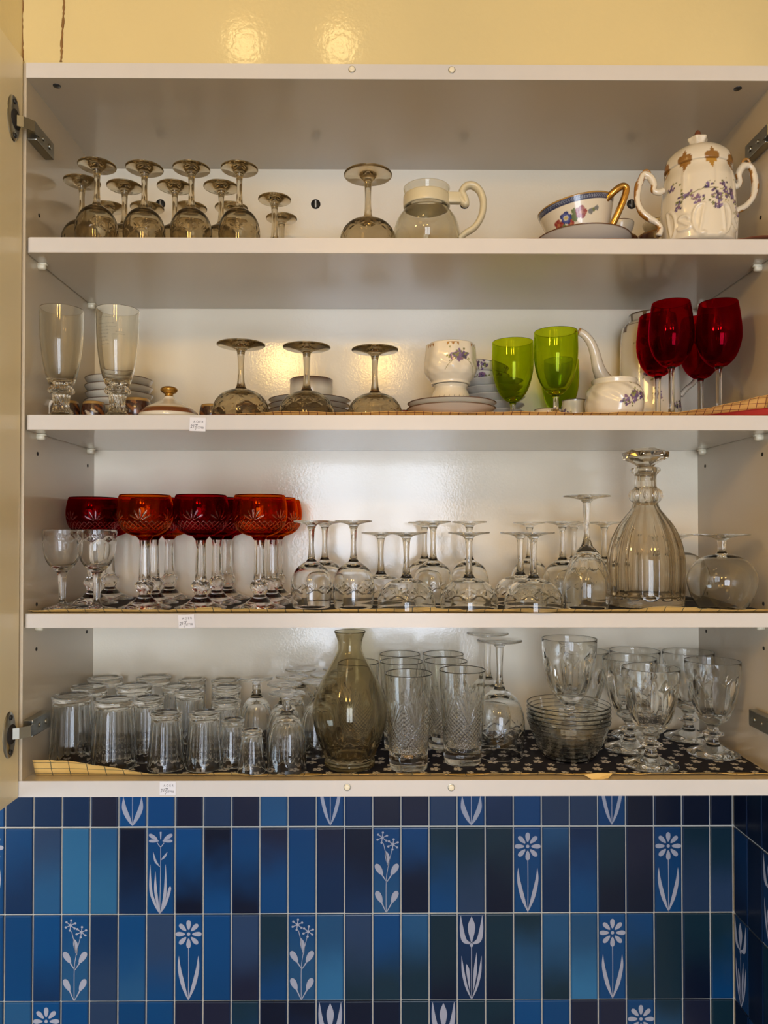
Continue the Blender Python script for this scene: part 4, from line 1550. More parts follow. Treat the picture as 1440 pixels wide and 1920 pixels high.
def cuppaint(th, z, r, i):
    if i >= nco + 1:
        return WHITE
    if z > 0.0525:
        return (0.35, 0.20, 0.04)
    if z > 0.0455:
        a = (th * 46 / pi) % 1
        q = (z - 0.049) / 0.0032
        if abs(q) < 0.7 and abs(abs(a - 0.5) * 2 - abs(q)) < 0.22:
            return (0.22, 0.26, 0.36)
        return (0.025, 0.035, 0.09)
    if 0.0095 < z < 0.0118:
        return (0.05, 0.035, 0.02)
    u = ((th - FR + pi) % (2 * pi) - pi) * 0.049 + 0.0      # arc towards the right of the picture
    for (cu, cz, s_, k) in ((-0.045, 0.023, 0.0078, 'r'), (-0.031, 0.028, 0.0090, 'b'), (-0.0255, 0.0190, 0.0055, 'r'), (-0.0085, 0.0300, 0.0088, 'r'), (0.0055, 0.0290, 0.0040, 'g'), (0.0150, 0.0325, 0.0036, 'g'), (-0.0190, 0.0255, 0.0062, 'l'), (-0.038, 0.0165, 0.0058, 'l'), (0.0100, 0.0305, 0.0030, 'l'), (-0.018, 0.0335, 0.004, 'l')):
        d_ = sqrt((u - cu) ** 2 + (z - cz) ** 2)
        an = atan2(z - cz, u - cu)
        if d_ < s_ * (0.78 + 0.22 * abs(cos(2.5 * an))):
            if k == 'b':
                return (0.55, 0.42, 0.14) if d_ < s_ * 0.28 else (0.55, 0.55, 0.5) if d_ < s_ * 0.4 else (0.03, 0.04, 0.17) if d_ > s_ * 0.7 else (0.07, 0.09, 0.30)
            if k == 'r':
                return (0.42, 0.16, 0.07) if d_ < s_ * 0.3 else (0.27, 0.035, 0.03) if sin(an * 5) > -0.5 else (0.34, 0.09, 0.06)
            if k == 'g':
                return (0.16, 0.17, 0.18)
            return (0.13, 0.17, 0.06)
    return WHITE


pcu = P(1091, 405, 1.140)
cup = thing('teacup', (pcu.x - 0.002, 1.138, Z1 + 0.0215), 'wide white teacup with navy lattice rim, painted roses and gilt handle', 'teacup', None, (radians(2), radians(-10), 0))
painted('bowl', cpo + cpi, 280, cuppaint, cup)
hpts = [(0.034, -0.036, 0.045), (0.046, -0.042, 0.053), (0.058, -0.044, 0.058), (0.0635, -0.044, 0.053), (0.057, -0.043, 0.038), (0.046, -0.039, 0.020), (0.037, -0.033, 0.006)]
vs_, fs_ = tube(spline(hpts, 5), [0.0046] * 3 + [0.0050] * 28, 12, squash=1.3)
hh = link('handle', mesh('handle', vs_, fs_, M['gold']), cup)
hh['label'] = 'gilded handle'

# --- brown-banded cups at the back right of the top shelf
def banded(px, py, Y, r, h, z, label, cat='bowl', band=0.35, nm='porcelain_bowl', bandc=(0.09, 0.025, 0.012), group=None):
    q = P(px, py, Y)
    prof_o = [(0, 0.001), (r * 0.55, 0.0), (r * 0.60, 0.002)] + [(r * (0.60 + 0.40 * sin(t_ * pi / 2) ** 0.9), 0.003 + (h - 0.004) * t_) for t_ in frange(0.02, 1, 24)]
    prof_i = [(r - 0.0008, h), (r - 0.0022, h - 0.001), (r * 0.88, h * 0.5), (r * 0.5, 0.005), (0, 0.0045)]
    tt = thing(nm, (q.x, Y, z), label, cat, group)
    painted('bowl', prof_o + prof_i, 72, lambda th, zz, rr, i: (0.30, 0.16, 0.03) if zz > h * 0.97 else bandc if h * (1 - band) < zz else WHITE, tt)
    return tt


banded(1153, 430, 1.245, 0.036, 0.068, Z1, 'white bowl with dark brown band behind the blue-banded cup')
banded(1163, 405, 1.245, 0.022, 0.026, Z1 + 0.0702, 'small white cup standing on the brown-banded bowl behind the teacup', 'cup', 0.06, 'small_cup')
banded(1238, 430, 1.245, 0.038, 0.074, Z1, 'white bowl with dark brown band behind the left handle of the floral pot')
banded(1240, 395, 1.245, 0.030, 0.020, Z1 + 0.0762, 'thin white cup on the brown-banded bowl behind the floral pot', 'cup', 0.06, 'small_cup')

# ------------------------------------------------------------------ second shelf
at('flute', 140, 590, 1.100, Z2, 'tall pilsner glass nearest the left side panel, second shelf', X=-0.4555)
fl2 = at('flute', 221, 590, 1.102, Z2, 'tall pilsner glass engraved with lines of script, second shelf')
# engraved script on its wall: lines of tiny strokes
gv, gf = [], []
rs_ = random.Random(11)
for row, (zz, w0, w1) in enumerate([(0.1395, -0.020, 0.004), (0.1365, -0.020, -0.013), (0.1305, -0.020, 0.006), (0.1255, -0.021, 0.007), (0.1205, -0.021, -0.003), (0.1160, -0.021, -0.004), (0.1110, -0.020, -0.006), (0.1060, -0.020, -0.004), (0.1010, -0.020, -0.003), (0.1185, 0.006, 0.018), (0.1150, 0.002, 0.019)]):
    x = w0
    while x < w1:
        w_ = rs_.uniform(0.0005, 0.0011)
        h_ = rs_.choice([0.0010, 0.0014, 0.0021])
        r_ = 0.0304 - (0.158 - zz) * 0.028 + 0.00025
        for (xa, za, xb, zb) in ((x, 0, x + w_ * 0.3, h_), (x + w_ * 0.3, h_, x + w_, 0.0004)):
            n = len(gv)
            for xx, z_ in ((xa, za), (xa + 0.00022, za), (xb + 0.00022, zb), (xb, zb)):
                a = -pi / 2 + xx / r_
                gv.append((r_ * cos(a), r_ * sin(a), zz + z_))
            gf.append((n, n + 1, n + 2, n + 3))
        x += w_ + rs_.choice([0.0003, 0.0003, 0.0012])
t = NT('engraved_script')
t.pbr((0.16, 0.15, 0.13, 1), 0.8)
link('engraved_script', mesh('engraved_script', gv, gf, t.m, False), fl2)['label'] = 'faint engraved lines of script'

# stacked rimmed bowls behind the pilsner glasses
q = P(222, 740, 1.245)
for k in range(6):
    r, h = 0.0535, 0.024
    b_ = thing('porcelain_bowl', (q.x + (k % 2) * 0.0008, 1.248 - (k % 3) * 0.0007, Z2 + k * 0.0122), 'white gold-rimmed bowl, %s of the stack of six behind the pilsner glasses' % ['lowest', 'second from below', 'third from below', 'fourth from below', 'fifth from below', 'topmost'][k], 'bowl', 'gold-rimmed bowls stacked behind the pilsner glasses')
    prof = [(0, 0.0), (0.024, 0), (0.026, 0.002), (0.038, 0.0085), (0.049, 0.0165), (r, 0.0235), (r - 0.001, 0.0240), (r - 0.0022, 0.0232), (0.0475, 0.0180), (0.036, 0.0102), (0.02, 0.004), (0, 0.004)]
    painted('bowl', spline(prof, 4), 84, lambda th, z, rr, i: (0.12, 0.05, 0.02) if z > 0.0226 else WHITE, b_)


# little brown mugs with gilt rims
def mug(px, py, Y, r, h, label, hand=None, tilt=(0, 0), z=0.0, X=None):
    qx = min(P(px, py, Y).x, 0.52) if X is None else X
    mg = thing('small_mug', (qx, Y, Z2 + z), label, 'mug', 'small brown mugs on the second shelf', (tilt[0], tilt[1], 0))
    rnd = random.Random(px)
    ph = rnd.uniform(0, 6)

    def pf(th, z_, r_, i):
        if z_ > h * 0.90:
            return (0.36, 0.20, 0.05)
        e = sin(th * 3 + ph + sin(z_ * 300) * 0.6) + 0.6 * sin(th * 7 + z_ * 500)
        if z_ < h * 0.62 and e > 0.75:
            return (0.50, 0.42, 0.30)
        if e < -0.9:
            return (0.22, 0.07, 0.015)
        return (0.045, 0.012, 0.006)
    po_ = [(0, 0.001), (r * 0.8, 0), (r * 0.9, 0.001)] + [(r * (0.9 + 0.14 * sin(pi * t_)), 0.002 + (h - 0.002) * t_) for t_ in frange(0.03, 1, 30)]
    pi_ = [(r * 0.88, h + 0.0005), (r * 0.82, h - 0.001), (r * 0.85, h * 0.4), (r * 0.6, 0.004), (0, 0.0035)]
    painted('body', po_ + pi_, 84, pf, mg)
    if hand is not None:
        a = hand
        pts_ = [(r * 0.92, h * 0.80), (r * 1.35, h * 0.95), (r * 1.65, h * 0.62), (r * 1.55, h * 0.25), (r * 1.05, h * 0.12)]
        sp = spline([(p_ * cos(a), p_ * sin(a), z_) for p_, z_ in pts_], 6)
        link('handle', mesh('handle', *tube(sp, [0.0022 + 0.0006 * (i % 2) for i in range(len(sp))], 10), M['white_porcelain']), mg)['label'] = 'ribbed white handle'
    return mg


mug(128, 755, 1.160, 0.0172, 0.034, 'dark brown mug with ribbed white handle, nearest the left side panel', hand=pi * 1.22, X=-0.4700)
mug(176, 755, 1.166, 0.0175, 0.034, 'brown and ivory mug between the two pilsner glasses')
mug(256, 757, 1.149, 0.0205, 0.036, 'brown gilt-rimmed mug right of the engraved pilsner glass', hand=pi * 1.05)
mug(296, 757, 1.205, 0.0200, 0.036, 'dark mug with gold rim behind the gold-knobbed lid, left side')
mug(398, 757, 1.180, 0.0190, 0.032, 'small brown mug between the lid and the first coupe')
mug(470, 745, 1.225, 0.0210, 0.048, 'taller leaning brown mug behind the leftmost coupe of the second shelf', tilt=(0, radians(-4)), z=0.002)

# gold-knobbed lid
q = P(317, 760, 1.112)
ld = thing('teapot_lid', (q.x, 1.112, Z2), 'white lid with brown band and gold knob lying on the second shelf', 'lid')
lprof = spline([(0, 0.010), (0.036, 0.004), (0.0400, 0.0), (0.0428, 0.0008), (0.0434, 0.004), (0.0415, 0.0085), (0.0330, 0.0165), (0.0200, 0.0235), (0.0100, 0.0290), (0.0070, 0.0335)], 6)
painted('dome', lprof, 96, lambda th, z, r, i: WHITE if z < 0.0062 and r > 0.03 else (0.17, 0.05, 0.012) if z < 0.0125 else (0.34, 0.18, 0.04) if z < 0.0150 else WHITE, ld)
kp = spline([(0.0070, 0.0330), (0.0060, 0.0370), (0.0100, 0.0395), (0.0125, 0.0430), (0.0105, 0.0465), (0.0050, 0.0485), (0, 0.0488)], 5)
link('knob', mesh('knob', *lathe(kp, 48)[:2], M['gold']), ld)['label'] = 'gold knob'

g2 = 'upside-down coupes on the second shelf'
at('coupe_wide', 452, 646, 1.116, Z2, 'wide dusty upside-down coupe nearest the gold-knobbed lid, second shelf', group=g2, **D)
at('coupe_wide', 575, 651, 1.130, Z2, 'wide dusty upside-down coupe in front of the plate stack, second shelf', group=g2, **D)
at('coupe_wide', 703, 655, 1.146, Z2, 'wide dusty upside-down coupe right of the plate stack, second shelf', group=g2, **D)


def plates(px, py, Y, r, n_, step, label, z=0.0, rim=0.0, group=None, pf=None, scal=0, h=0.016, words=None, X=None, nm='plate', cat='plate'):
    qx = min(P(px, py, Y).x, 0.52) if X is None else X
    prof = spline([(0, 0.0), (r * 0.50, 0.0), (r * 0.53, 0.002), (r * 0.62, h * 0.25), (r * 0.85, h * 0.68), (r, h * 0.97), (r - 0.0006, h), (r - 0.0020, h * 0.98), (r * 0.84, h * 0.68 + 0.0020), (r * 0.6, h * 0.25 + 0.0022), (r * 0.4, 0.0030), (0, 0.0030)], 4)
    out = []
    for k in range(n_):
        o1 = thing(nm, (qx + 0.0008 * sin(k * 2.1), Y + 0.0006 * cos(k * 3.3), Z2 + z + k * step), label % words[k] if words else label, cat, group)
        rf = (lambda th, zz, i, rr: (0.0016 * abs(sin(scal * th / 2)) - 0.0008) * sstep(0.6 * r, r, rr)) if scal else None
        painted('dish', prof, 120, pf or (lambda th, zz, rr, i: (0.11, 0.045, 0.02) if rr > r - 0.0013 else WHITE), o1, rf, rot=(0, 0, 0.3 * k))
        out.append(o1)
    return out


nth = ['lowest', 'second from below', 'third from below', 'fourth from below', 'topmost']
plates(580, 750, 1.2465, 0.0670, 5, 0.0088, 'brown-rimmed plate behind the middle coupe, %s of five', words=nth, group='brown-rimmed plates on the second shelf')
q = P(584, 725, 1.246)
oc = thing('small_cup', (q.x, 1.246, Z2 + 4 * 0.0088 + 0.0034), 'white brown-rimmed cup standing on the stack of plates', 'cup')
painted('bowl', [(0, 0.0), (0.026, 0), (0.030, 0.002), (0.0345, 0.010), (0.0352, 0.030), (0.0355, 0.0465), (0.0350, 0.047), (0.0340, 0.0465), (0.0335, 0.012), (0.028, 0.004), (0, 0.003)], 96, lambda th, z, r, i: (0.12, 0.05, 0.02) if z > 0.0455 else WHITE, oc)

banded(752, 765, 1.235, 0.030, 0.030, Z2, 'small white dish with dark red band behind the rightmost coupe', 'dish', 0.5, 'small_dish', (0.16, 0.012, 0.01))

# saucers, turned-over cup and the floral cup on top
ws = ['lower', 'upper']
plates(846, 765, 1.138, 0.0665, 2, 0.0078, 'white gold-rimmed saucer under the floral cup, %s of two', words=ws, group='saucers under the floral cup', nm='saucer', cat='saucer', h=0.020)
q = P(845, 735, 1.138)
zc_ = Z2 + 0.0078 + 0.0034
ic = thing('small_cup', (q.x, 1.138, zc_), 'small cream cup turned upside down between saucer and floral cup', 'cup')
ipro = [(a_, b_ * 1.46) for a_, b_ in [(0, 0.0), (0.024, 0.0), (0.0245, 0.002), (0.0235, 0.004), (0.0270, 0.009), (0.0310, 0.018), (0.0325, 0.030), (0.0318, 0.0305), (0.0310, 0.030), (0.0295, 0.018), (0.0255, 0.0105), (0.018, 0.005), (0, 0.004)]]


def scrolls(th, z, r, i):
    e = sin(th * 12 + sin(z * 500) * 1.4)
    if 0.020 < z < 0.040 and abs(e) < 0.16:
        return (0.09, 0.08, 0.05)
    if 0.026 < z < 0.034 and sin(th * 6 + 1) > 0.93:
        return (0.40, 0.14, 0.03)
    return WHITE


painted('bowl', spline(ipro, 5), 220, scrolls, ic, None, (0, 0, 0), (0, 0, 0), 0.0445)
fc = thing('floral_cup', (q.x, 1.138, zc_ + 0.0450), 'cream lidless porcelain cup with violet sprays, on the turned-over cup', 'cup')
Rf = 0.038
LL = 2 * pi * Rf
u0 = (FR % (2 * pi)) * Rf
fd = sprays(21, 4, u0 - 0.006, u0 + 0.030, 0.018, 0.044, 12)
pdf = paint_dots(fd, Rf, WHITE, lambda u: 0.034 - 0.9 * (u - u0 - 0.012) ** 2 / 0.03 if u0 - 0.012 < u < u0 + 0.04 else None)


def fcp(th, z, r, i):
    n8 = (th * 6 / (2 * pi)) % 1 - 0.5
    if i > 62:
        return WHITE
    if z > 0.0545 - 0.002 * cos(n8 * 30) and abs(n8) < 0.22:
        return (0.34, 0.16, 0.03)
    return pdf(th, z)


fpo = spline([(0, 0.001), (0.026, 0.0), (0.029, 0.0005), (0.0290, 0.004), (0.0360, 0.013), (0.0390, 0.022), (0.0385, 0.034), (0.0375, 0.048), (0.0362, 0.0595)], 2)
fpo = dense(fpo, 0.005, 0.06, 0.0011)
painted('bowl', fpo + [(0.0352, 0.0600), (0.0342, 0.059), (0.036, 0.03), (0.030, 0.012), (0, 0.006)], 220, fcp, fc, lambda th, z, i, r: 0.0009 * cos(8 * th) * sstep(0.01, 0.03, z) + 0.0006 * sin(th * 11 + z * 150) * sin(z * 240) * (1 - sstep(0.03, 0.045, z)) * sstep(0.006, 0.012, z))

# scalloped plates with two violet bowls on top
wd = ['lowest', 'second from below', 'third from below', 'fourth from below', 'fifth from below', 'topmost']
plates(928, 745, 1.2485, 0.0530, 6, 0.0125, 'plain white scalloped dish behind the left green glass, %s of six', words=wd, group='scalloped white dishes', scal=14, pf=lambda th, z, r, i: (0.60, 0.58, 0.52), h=0.019, X=0.1935)
for k, (lab, tl, dz, dx_) in enumerate((('violet-patterned bowl lying on the scalloped dishes, lower one', 6, 0.0, 0), ('violet-patterned bowl, upper one on the scalloped dishes', 11, 0.016, -0.003))):
    vb = thing('violet_bowl', (0.184 + dx_, 1.247, Z2 + 5 * 0.0125 + 0.010 + dz), lab, 'bowl', 'violet bowls on the scalloped dishes', (0, radians(tl), 0.0))
    R_ = 0.036
    dd = sprays(40 + k, 16, 0, 2 * pi * R_, 0.006, 0.020, 6)
    pdd = paint_dots(dd, R_, (0.58, 0.56, 0.52))
    painted('bowl', dense(spline([(0, 0), (0.020, 0), (0.022, 0.002), (0.031, 0.010), (0.036, 0.022), (0.0352, 0.0224), (0.0340, 0.021), (0.029, 0.0105), (0.018, 0.0035), (0, 0.003)], 3), 0.002, 0.022, 0.0012), 180, lambda th, z, r, i: (0.08, 0.07, 0.09) if z > 0.0212 else pdd(th, z), vb)

g3 = 'green wine glasses'
at('green', 961, 640, 1.160, Z2, 'olive green wine glass nearest the scalloped dishes', X=0.2120, group=g3)
at('green', 1042, 620, 1.100, Z2, 'olive green wine glass standing foremost beside the porcelain spout', group=g3)
at('green', 1050, 665, 1.287, Z2, 'olive green wine glass hidden behind the foremost green one', group=g3)


def floral(nm, x, Y, z, prof_o, prof_i, R_, seed, nspray, zr, label, cat, gilt=None, rf=None, segs=200, per=10, parent=None, part='body', region=None):
    tt = thing(nm, (x, Y, z), label, cat)
    L_ = 2 * pi * R_
    a0, a1 = region or (0, L_)
    base = (FR % (2 * pi)) * R_
    dd = sprays(seed, nspray, base + a0, base + a1, zr[0], zr[1], per)
    pdd = paint_dots(dd, R_, WHITE)
    nn = len(prof_o)
    painted(part, prof_o + prof_i, segs, lambda th, zz, rr, i: WHITE if i > nn else gilt if (gilt and i >= nn - 2) else pdd(th, zz), tt, rf)
    return tt


po1 = dense(spline([(0, 0), (0.014, 0), (0.016, 0.001), (0.0195, 0.008), (0.0190, 0.018), (0.0205, 0.0235)], 3), 0, 0.03, 0.0013)
floral('floral_dish', P(1027, 765, 1.165).x, 1.165, Z2, po1, [(0.0198, 0.0237), (0.0180, 0.018), (0.012, 0.004), (0, 0.003)], 0.0195, 51, 6, (0.008, 0.017),
       'tiny flowered dish between the green glasses', 'dish', (0.10, 0.08, 0.07), per=8)
po1 = dense(spline([(0, 0), (0.016, 0), (0.017, 0.002), (0.021, 0.012), (0.0215, 0.026), (0.019, 0.038), (0.0195, 0.0420)], 3), 0, 0.05, 0.0013)
floral('floral_cup', P(1077, 755, 1.190).x, 1.190, Z2, po1, [(0.0188, 0.0422), (0.018, 0.036), (0.019, 0.02), (0.012, 0.005), (0, 0.004)], 0.0212, 54, 6, (0.012, 0.034),
       'small flowered cream cup behind the foremost green glass', 'cup', (0.12, 0.10, 0.06), per=9)
# squat bowl with relief and violets
po1 = dense(spline([(0, 0), (0.034, 0), (0.038, 0.001), (0.0415, 0.012), (0.0432, 0.028), (0.0415, 0.042), (0.0360, 0.0520), (0.0325, 0.0545), (0.0335, 0.0600), (0.0330, 0.0620)], 3), 0, 0.07, 0.0013)


def reliefbowl(th, z, i, r):
    if i > len(po1) - 3:
        return 0
    w_ = sstep(0.02, 0.034, z) * (1 - sstep(0.05, 0.054, z))
    return w_ * 0.0011 * (sin(th * 7 + z * 150) * cos(z * 200 + th * 3)) + 0.0008 * cos(8 * th) * sstep(0.0, 0.02, z) * (1 - sstep(0.045, 0.055, z))


floral('sugar_bowl', P(1152, 750, 1.130).x, 1.130, Z2, po1, [(0.0322, 0.0622), (0.031, 0.055), (0.038, 0.04), (0.038, 0.01), (0, 0.005)], 0.042, 64, 4, (0.016, 0.036),
       'squat cream sugar bowl with relief scrolls and violets, without lid', 'bowl', None, reliefbowl, region=(0.004, 0.034), per=12)

# tall coffee pot behind, spout to the left
XK, YK = 0.4620, 1.2665
po1 = spline([(0, 0.001), (0.046, 0.0), (0.0530, 0.001), (0.0535, 0.012), (0.0505, 0.035), (0.0490, 0.080), (0.0470, 0.150), (0.0440, 0.178), (0.0340, 0.187), (0.0325, 0.190), (0.0335, 0.2000)], 3)
po1 = dense(po1, 0, 0.21, 0.0016)
cpot = thing('coffee_pot', (XK, YK, Z2), 'tall cream porcelain coffee pot with violet sprays and long curved spout', 'coffee pot')
R_ = 0.049
base = (FR % (2 * pi)) * R_
dd = sprays(71, 3, base - 0.030, base + 0.002, 0.055, 0.115, 14) + sprays(72, 2, base - 0.03, base - 0.01, 0.130, 0.160, 9) + sprays(75, 3, base + 0.024, base + 0.055, 0.03, 0.06, 12)
pdk = paint_dots(dd, R_, WHITE)
nn = len(po1)
painted('body', po1 + [(0.0325, 0.2005), (0.0310, 0.199), (0.030, 0.15), (0, 0.15)], 200,
        lambda th, z, r, i: WHITE if i > nn else (0.13, 0.07, 0.03) if z > 0.1985 or 0.1785 < z < 0.1802 or (z > 0.168 and sin(th * 8) > 0.72) else pdk(th, z),
        cpot, lambda th, z, i, r: 0.0010 * cos(8 * th) * sstep(0.02, 0.05, z) * (1 - sstep(0.165, 0.18, z)) if i < nn else 0)
so = Vector((XK, YK, Z2))
spp, spr = [], []
for (a, b, yy, rr) in ((1172, 742, 1.245, 0.0165), (1152, 728, 1.232, 0.0150), (1133, 712, 1.222, 0.0125), (1122, 690, 1.216, 0.0098), (1116, 665, 1.214, 0.0082), (1108, 643, 1.212, 0.0072), (1096, 628, 1.211, 0.0064), (1084, 621, 1.210, 0.0058)):
    qq = P(a, b, yy) - so
    spp.append((qq.x, qq.y, qq.z, rr))
sp = spline(spp, 6)
vs_, fs_ = tube([s_[:3] for s_ in sp], [s_[3] for s_ in sp], 24)
pc_ = []
for i, v in enumerate(vs_):
    k = i // 24
    a = (i % 24) / 24
    pc_.append((0.34, 0.17, 0.03) if (0.60 < a < 0.68 and k > 8 and k % 9 < 7) or k > len(sp) - 3 else WHITE)
link('spout', mesh('spout', vs_, fs_, M['painted'], True, pc_), cpot)
kp = []
for (a, b) in ((1268, 640), (1290, 632), (1312, 648), (1318, 675), (1310, 700), (1300, 718), (1288, 728), (1276, 742)):
    qq = P(a, b, 1.262) - so
    kp.append((qq.x, qq.y, qq.z))
vs_, fs_ = tube(spline(kp, 6), 0.0042, 14)
link('handle', mesh('handle', vs_, fs_, M['painted'], True, [(0.14, 0.05, 0.02) if (i % 14) in (3, 4, 10, 11) else WHITE for i in range(len(vs_))]), cpot)

g4 = 'cherry red wine glasses'
at('cherry', 1258, 567, 1.1165, Z2, 'cherry red wine glass standing foremost before the coffee pot', group=g4)
at('cherry', 1347, 572, 1.115, Z2, 'cherry red wine glass nearest the right side panel', group=g4)
at('cherry', 1233, 595, 1.1835, Z2, 'cherry red wine glass half hidden to the left behind the foremost one', group=g4)
at('cherry', 1313, 597, 1.200, Z2, 'cherry red wine glass half hidden between and behind the two front ones', group=g4)

# ------------------------------------------------------------------ third shelf
at('port', 117, 992, 1.106, Z3, 'small clear port glass nearest the left side panel', group='clear port glasses')
at('port', 182, 993, 1.092, Z3, 'small clear port glass in front of the leftmost ruby goblet', group='clear port glasses', rz=0.3)
g5 = 'ruby and amber cut goblets'
for px, Y, m_, lab in [
    (175, 1.195, 'ruby', 'ruby cut-glass goblet farthest left, behind the port glasses'),
    (207, 1.279, 'ruby', 'ruby cut-glass goblet at the back, behind the leftmost one'),
    (272, 1.115, 'amber', 'amber cut-glass goblet second from the left in the front row'),
    (289, 1.199, 'ruby', 'ruby cut-glass goblet in the middle row behind the left amber goblet'),
    (318, 1.282, 'amber', 'amber cut-glass goblet at the back, seen between left amber and ruby goblets'),
    (377, 1.115, 'ruby', 'ruby cut-glass goblet standing between the two front amber goblets'),
    (407, 1.199, 'ruby', 'ruby cut-glass goblet in the middle row behind the front ruby one'),
    (427, 1.282, 'ruby', 'ruby cut-glass goblet at the back, right behind the front ruby one'),
    (487, 1.115, 'amber', 'amber cut-glass goblet at the right end of the front row'),
    (510, 1.199, 'amber', 'amber cut-glass goblet in the middle row behind the right amber goblet'),
    (521, 1.282, 'amber', 'amber cut-glass goblet at the back right, last before the clear glasses'),
]:
    at('romer', px, 950, Y, Z3, lab, group=g5, bowlmat=m_, rz=random.uniform(0, 1.0))
g6 = 'upside-down clear wine glasses on the third shelf'
g7 = 'upside-down clear coupes on the third shelf'
I = dict(inv=True)
for key, px, Y, lab, x_ in [
    ('wine', 584, 1.130, 'clear upside-down wine glass next to the right amber goblet, front', None),
    ('wine', 609, 1.200, 'clear upside-down wine glass behind the two leftmost clear ones', None),
    ('wine', 663, 1.121, 'clear upside-down wine glass second from the amber goblets in front', None),
    ('coupe', 714, 1.200, 'clear upside-down coupe behind, between front wine glass and first front coupe', None),
    ('coupe', 762, 1.106, 'clear upside-down coupe, leftmost of the three front coupes on the third shelf', None),
    ('wine', 812, 1.172, 'clear upside-down wine glass between the first and second front coupes', None),
    ('wine', 796, 1.252, 'clear upside-down wine glass far back behind the first two front coupes', None),
    ('coupe', 879, 1.106, 'clear upside-down coupe, middle of the three front coupes on the third shelf', None),
    ('wine', 880, 1.196, 'clear upside-down wine glass right behind the middle front coupe', None),
    ('coupe', 975, 1.181, 'clear upside-down coupe just behind and left of the rightmost front coupe', None),
    ('coupe', 1000, 1.096, 'clear upside-down coupe, rightmost of the three front coupes on the third shelf', None),
    ('wine', 993, 1.268, 'clear upside-down wine glass far back behind the rightmost front coupe', None),
    ('wine', 1055, 1.200, 'clear upside-down wine glass just left behind the tall wine glass, third shelf', 0.2975),
    ('wine', 1080, 1.290, 'clear upside-down wine glass far back directly behind the tall wine glass', 0.340),
    ('wine', 1133, 1.240, 'clear upside-down wine glass between the tall wine glass and the decanter', None),
]:
    at(key, px, 980, Y, Z3, lab, inv=True, X=x_, group=g6 if key == 'wine' else g7, rz=random.uniform(0, 1))
at('tallwine', 1100, 930, 1.117, Z3, 'tall clear wine glass upside down left of the stoppered decanter', inv=True)

# decanter: panelled body, ring of facets, stopper
dcn = thing('crystal_decanter', (P(1211, 1040, 1.150).x, 1.150, Z3), 'panelled smoky crystal decanter with wide faceted stopper', 'decanter')
do = spline([(0, 0.003), (0.040, 0.003), (0.0500, 0.0), (0.0545, 0.002), (0.0552, 0.008), (0.0565, 0.020), (0.0575, 0.045), (0.0570, 0.070), (0.0525, 0.095), (0.0430, 0.118), (0.0310, 0.135), (0.0215, 0.147), (0.0185, 0.156)], 7)
dnk = spline([(0.0185, 0.156), (0.0225, 0.160), (0.0245, 0.1675), (0.0225, 0.175), (0.0175, 0.179), (0.0165, 0.185), (0.0165, 0.197), (0.0185, 0.2010), (0.0215, 0.2045), (0.0215, 0.2080), (0.0190, 0.2100), (0.0165, 0.2098)], 6)
dn2 = spline([(0.0165, 0.2098), (0.0135, 0.2080), (0.0125, 0.200), (0.0128, 0.17), (0.0135, 0.158), (0.0210, 0.142), (0.0390, 0.117), (0.0485, 0.094), (0.0530, 0.070), (0.0535, 0.045), (0.0525, 0.022), (0.0480, 0.014), (0, 0.012)], 5)


def panel(th, z, i, r):
    n_ = 14
    w_ = sstep(0.010, 0.022, z) * (1 - 0.55 * sstep(0.10, 0.15, z))
    return -0.0032 * w_ * (abs(cos(n_ * th / 2)) ** 0.8) * min(1, r / 0.04)


def collarf(th, z, i, r):
    k = (1 - min(1, abs(z - 0.1675) / 0.010))
    if k > 0:
        return facet(10, 1.0)(th, z, i, r) - 0.0030 * k * abs(sin(5 * th)) + 0.0025 * k
    return facet(10, 0.7)(th, z, i, r) if z < 0.2 else 0


join_r = lambda th, z, i, r: panel(th, z, i, r)
link('body', mesh('body', *lathe(do, 168, panel)[:2], M['smoky_decanter']), dcn)
link('neck', mesh('neck', *lathe(dnk, 120, lambda th, z, i, r: panel(th, z, i, r) if i == 0 else collarf(th, z, i, r))[:2], M['clear']), dcn)
link('inner_wall', mesh('inner_wall', *lathe(dn2, 96)[:2], M['smoky_decanter']), dcn)
stp = [(0, 0.190), (0.0100, 0.190), (0.0118, 0.2120), (0.0150, 0.2150), (0.0330, 0.2240), (0.0345, 0.2330), (0.0215, 0.2385), (0, 0.2390)]
link('stopper', mesh('stopper', *lathe(stp, 8)[:2], M['smoky_decanter'], False), dcn, (0, 0, 0.0), (0, 0, 0.35))['label'] = 'wide faceted stopper'

g8 = 'upside-down brandy snifters'
at('snifter', 1356, 1000, 1.107, Z3, 'clear brandy snifter upside down beside the right side panel', inv=True, group=g8, X=0.5085)
at('snifter', 1272, 1000, 1.270, Z3, 'clear brandy snifter upside down, half hidden behind the decanter', inv=True, group=g8, X=0.5090)

